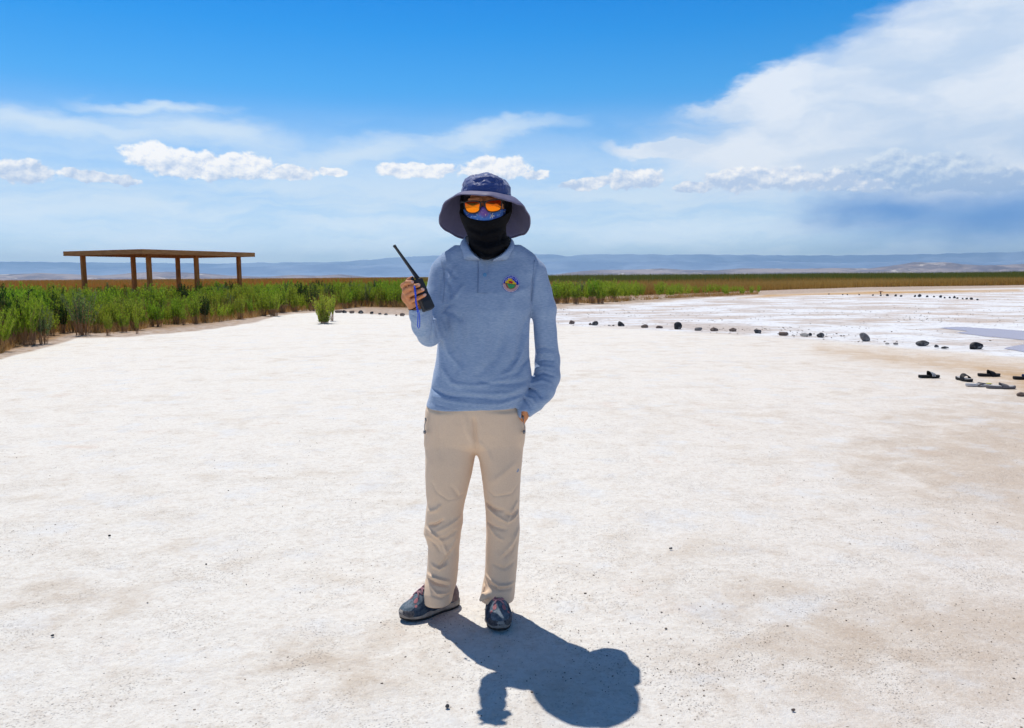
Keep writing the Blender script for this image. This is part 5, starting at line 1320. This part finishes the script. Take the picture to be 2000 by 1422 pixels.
def shoe(toe, heel, label):
    t0, h0 = G(*toe), G(*heel); d = (t0 - h0); L = .29; ang = math.atan2(d.y, d.x); mid = (t0 + h0) / 2; print('shoe length on ground', d.length, math.degrees(ang))
    root = bpy.data.objects.new('shoe', None); COL.objects.link(root); root.parent = man; root['label'] = label
    root.location = Vector((mid.x, mid.y, 0)) - man.location; root.rotation_euler = (0, 0, ang); root.scale = (.95, .98, 1)
    F_ = SDF((-.18, -.08, .018), (.18, .08, .19), .0032)
    F_.ell((.088, 0, .034), (.060, .050, .032), .02); F_.ell((.03, 0, .045), (.07, .050, .046), .03); F_.ell((-.04, 0, .052), (.075, .038, .050), .03); F_.ell((-.098, 0, .050), (.044, .035, .050), .03)
    F_.cone((-.085, 0, .085), (-.070, 0, .130), .037, .040, .02, .9); F_.cone((-.045, 0, .112), (.050, 0, .070), .036, .030, .02); F_.cut((0, 0, .022), (0, 0, -1)); F_.noise(60, .0012, 3, 2)
    F_.cone((-.078, 0, .115), (-.075, 0, .17), .030, .034, .003, .85, sub=True)
    um = F_.mesh('upper'); del F_
    um.materials.append(M_up); um.materials.append(M_cap); um.materials.append(M_heel); um.materials.append(M_vamp)
    for p in um.polygons:
        c_ = p.center
        if c_.x > .122 - c_.z * .20 - abs(c_.y) * .15 and c_.z < .050: p.material_index = 1
        elif .015 < c_.x and abs(c_.y) < .036 - max(0, .06 - c_.x) * .3: p.material_index = 3
        elif c_.x < -.045 and c_.z > .03 + (c_.x + .12) * .3: p.material_index = 2
    tr = bvh(um); o = link('upper', um, [], root, True, False); print(len(um.materials))
    def ring(zz, grow, n=44):
        out_ = []
        for i in range(n):
            a = 2 * math.pi * i / n; x = math.cos(a); y = math.sin(a); w = .045 + .008 * math.exp(-((x - .45) / .45) ** 2) - .008 * math.exp(-((x + .2) / .3) ** 2)
            out_.append(((abs(x) ** .9 * (1 if x > 0 else -1)) * (.146 + grow), (abs(y) ** .75 * (1 if y > 0 else -1)) * (w + grow), zz + .010 * max(0, x - .5) ** 2 * 4))
        return out_
    def slab(rings_, nm, m_):
        n = 44; vs_ = sum([ring(*r_) for r_ in rings_], []); fs = [tuple(range(n - 1, -1, -1)), tuple((len(rings_) - 1) * n + i for i in range(n))]
        fs += [(k_ * n + i, k_ * n + (i + 1) % n, (k_ + 1) * n + (i + 1) % n, (k_ + 1) * n + i) for k_ in range(len(rings_) - 1) for i in range(n)]; MB().add(vs_, fs).build(nm, m_, root, True, False)
    slab([(.000, -.006), (.004, .0), (.011, .001)], 'outsole', M_out); slab([(.012, .0008), (.020, .003), (.033, .002), (.040, -.003)], 'midsole', M_sole)
    def top_at(x, y, off=.002):
        r_ = tr.ray_cast(Vector((x, y, .3)), Vector((0, 0, -1))); return (r_[0] if r_[0] else Vector((x, y, .08))) + Vector((0, 0, off))
    lc = MB()
    for k_ in range(5):
        x = .066 - k_ * .020; w = .021 + .001 * k_
        for s_ in (-1, 1):
            lc.tube([top_at(x + .004, -s_ * w, .001), top_at(x - .002, -s_ * w * .5, .004), top_at(x - .006, 0, .0055 + .001 * s_), top_at(x - .010, s_ * w * .5, .004), top_at(x - .015, s_ * w, .001)], .0034, 6)
    lc.tube([top_at(-.046, -.012, .003), top_at(-.03, -.028, .006), top_at(-.012, -.030, .004), top_at(-.02, -.015, .005)], .0020, 6); lc.tube([top_at(-.046, .012, .003), top_at(-.03, .028, .006), top_at(-.010, .028, .004)], .0020, 6)
    lc.build('laces', M_lace, root, True, False)
    tg = [[top_at(.062 - i * .0125, (j - 2) * .0055 * (1.1 if i < 9 else 1), .0014) for j in range(5)] for i in range(10)]
    MB().add([v for r_ in tg for v in r_], [(i * 5 + j, i * 5 + j + 1, i * 5 + j + 6, i * 5 + j + 5) for i in range(9) for j in range(4)]).build('tongue', M_heel, root, True, False)
    for (x, y, r_) in ((.082, .020, .010), (.080, -.018, .010), (.090, -.033, .007), (.092, .036, .006)):
        vv = [top_at(x, y, .0016)] + [top_at(x + math.cos(2 * math.pi * i / 12) * r_, y + math.sin(2 * math.pi * i / 12) * r_ * .8, .0014) for i in range(12)]
        MB().add(vv, [(0, i + 1, (i + 1) % 12 + 1) for i in range(12)]).build('patch', M_pink, root, True, False)
    return root
shoe((795, 1211), (884, 1184), 'hiking shoe turned out to the left'); shoe((977, 1232), (966, 1186), 'hiking shoe pointing at the camera')

# ---------------- wristband
wc = P(815, 597, 2.885); ax_ = (q(808, 592, .016) - WR_R).normalized(); s1 = ax_.cross(Vector((0, 1, 0))).normalized(); s2 = ax_.cross(s1).normalized()
wc = WR_R.lerp(q(808, 594, .016), .75)
MB().tube([wc + (s1 * math.cos(2 * math.pi * i / 28) * .0262 + s2 * math.sin(2 * math.pi * i / 28) * .0215) for i in range(28)], .0022, 6, True).build('wristband', M_black, man, True)

# ---------------- hand-held radio (its own thing, held in the hand)
A_, B2 = P(813.5, 549, 2.880), P(837.5, 603, 2.862); ax_ = (A_ - B2).normalized(); Lr = (A_ - B2).length + .012
tipA = P(769.5, 479, 2.89); axz = ax_; fr = Vector((0, -1, 0)); fr = (fr - axz * fr.dot(axz)).normalized(); sdx = axz.cross(fr).normalized() * -1
rot0 = Matrix((sdx, -fr, axz)).transposed(); rot1 = rot0 @ Matrix.Rotation(R(-32), 3, 'Z'); cR = (A_ + B2) / 2
rad = empty('handheld_radio', tuple(cR)); tag(rad, 'black handheld two-way radio with a long antenna and blue wrist strap in the man\'s hand', 'radio')
def rl(x, y, z): return cR + rot1 @ Vector((x, y, z))
def rbox(c, s_, nm, m_, bev=.003): MB().box(rl(*c), s_, rot1, bev).build(nm, m_, rad, False)
rbox((0, 0, .012), (.040, .029, Lr - .03), 'body', M_rad, .005)
rbox((0, .002, -Lr / 2 + .030), (.041, .032, .055), 'battery', M_rad2, .003)
rbox((0, -.0175, .03), (.034, .004, .05), 'speaker_grille', M_rad2, .001)
kb = MB(); kb.tube([rl(.012, 0, Lr / 2 - .006), rl(.012, 0, Lr / 2 + .012)], .006, 12); kb.build('knob', M_rad, rad, False)
ab = rl(-.010, 0, Lr / 2 - .004); ad = (tipA - ab); an = MB(); an.tube([ab, ab + ad * .04, ab + ad * .06, ab + ad * .35, ab + ad * .93, ab + ad * .935, tipA], [.0085, .0085, .0078, .0062, .0050, .0058, .0058], 12); an.build('antenna', M_rad, rad, True)
M_ring, t = mat('antenna_ring', (.45, .42, .30, 1), .4, .6); MB().tube([ab + ad * .012, ab + ad * .02], .0090, 12).build('antenna_ring', M_ring, rad, True)
YS = 2.822
cd = MB(); cd.tube([P(808, 556, 2.845), P(810, 561, YS), P(811, 570, YS), P(812, 580, YS)], [.0018, .0034, .0036, .0030], 8)
cd.tube([P(x, y, YS + .0 + .01 * (y - 580) / 60) for x, y in ((811.5, 579), (811.5, 590), (814, 603), (816.5, 614), (816, 628), (815.5, 638), (817.5, 641.5), (819.6, 638), (820, 626), (819, 612), (815, 600), (813, 590), (812.5, 579))], .0017, 7)
cd.build('strap', M_cord, rad, True)
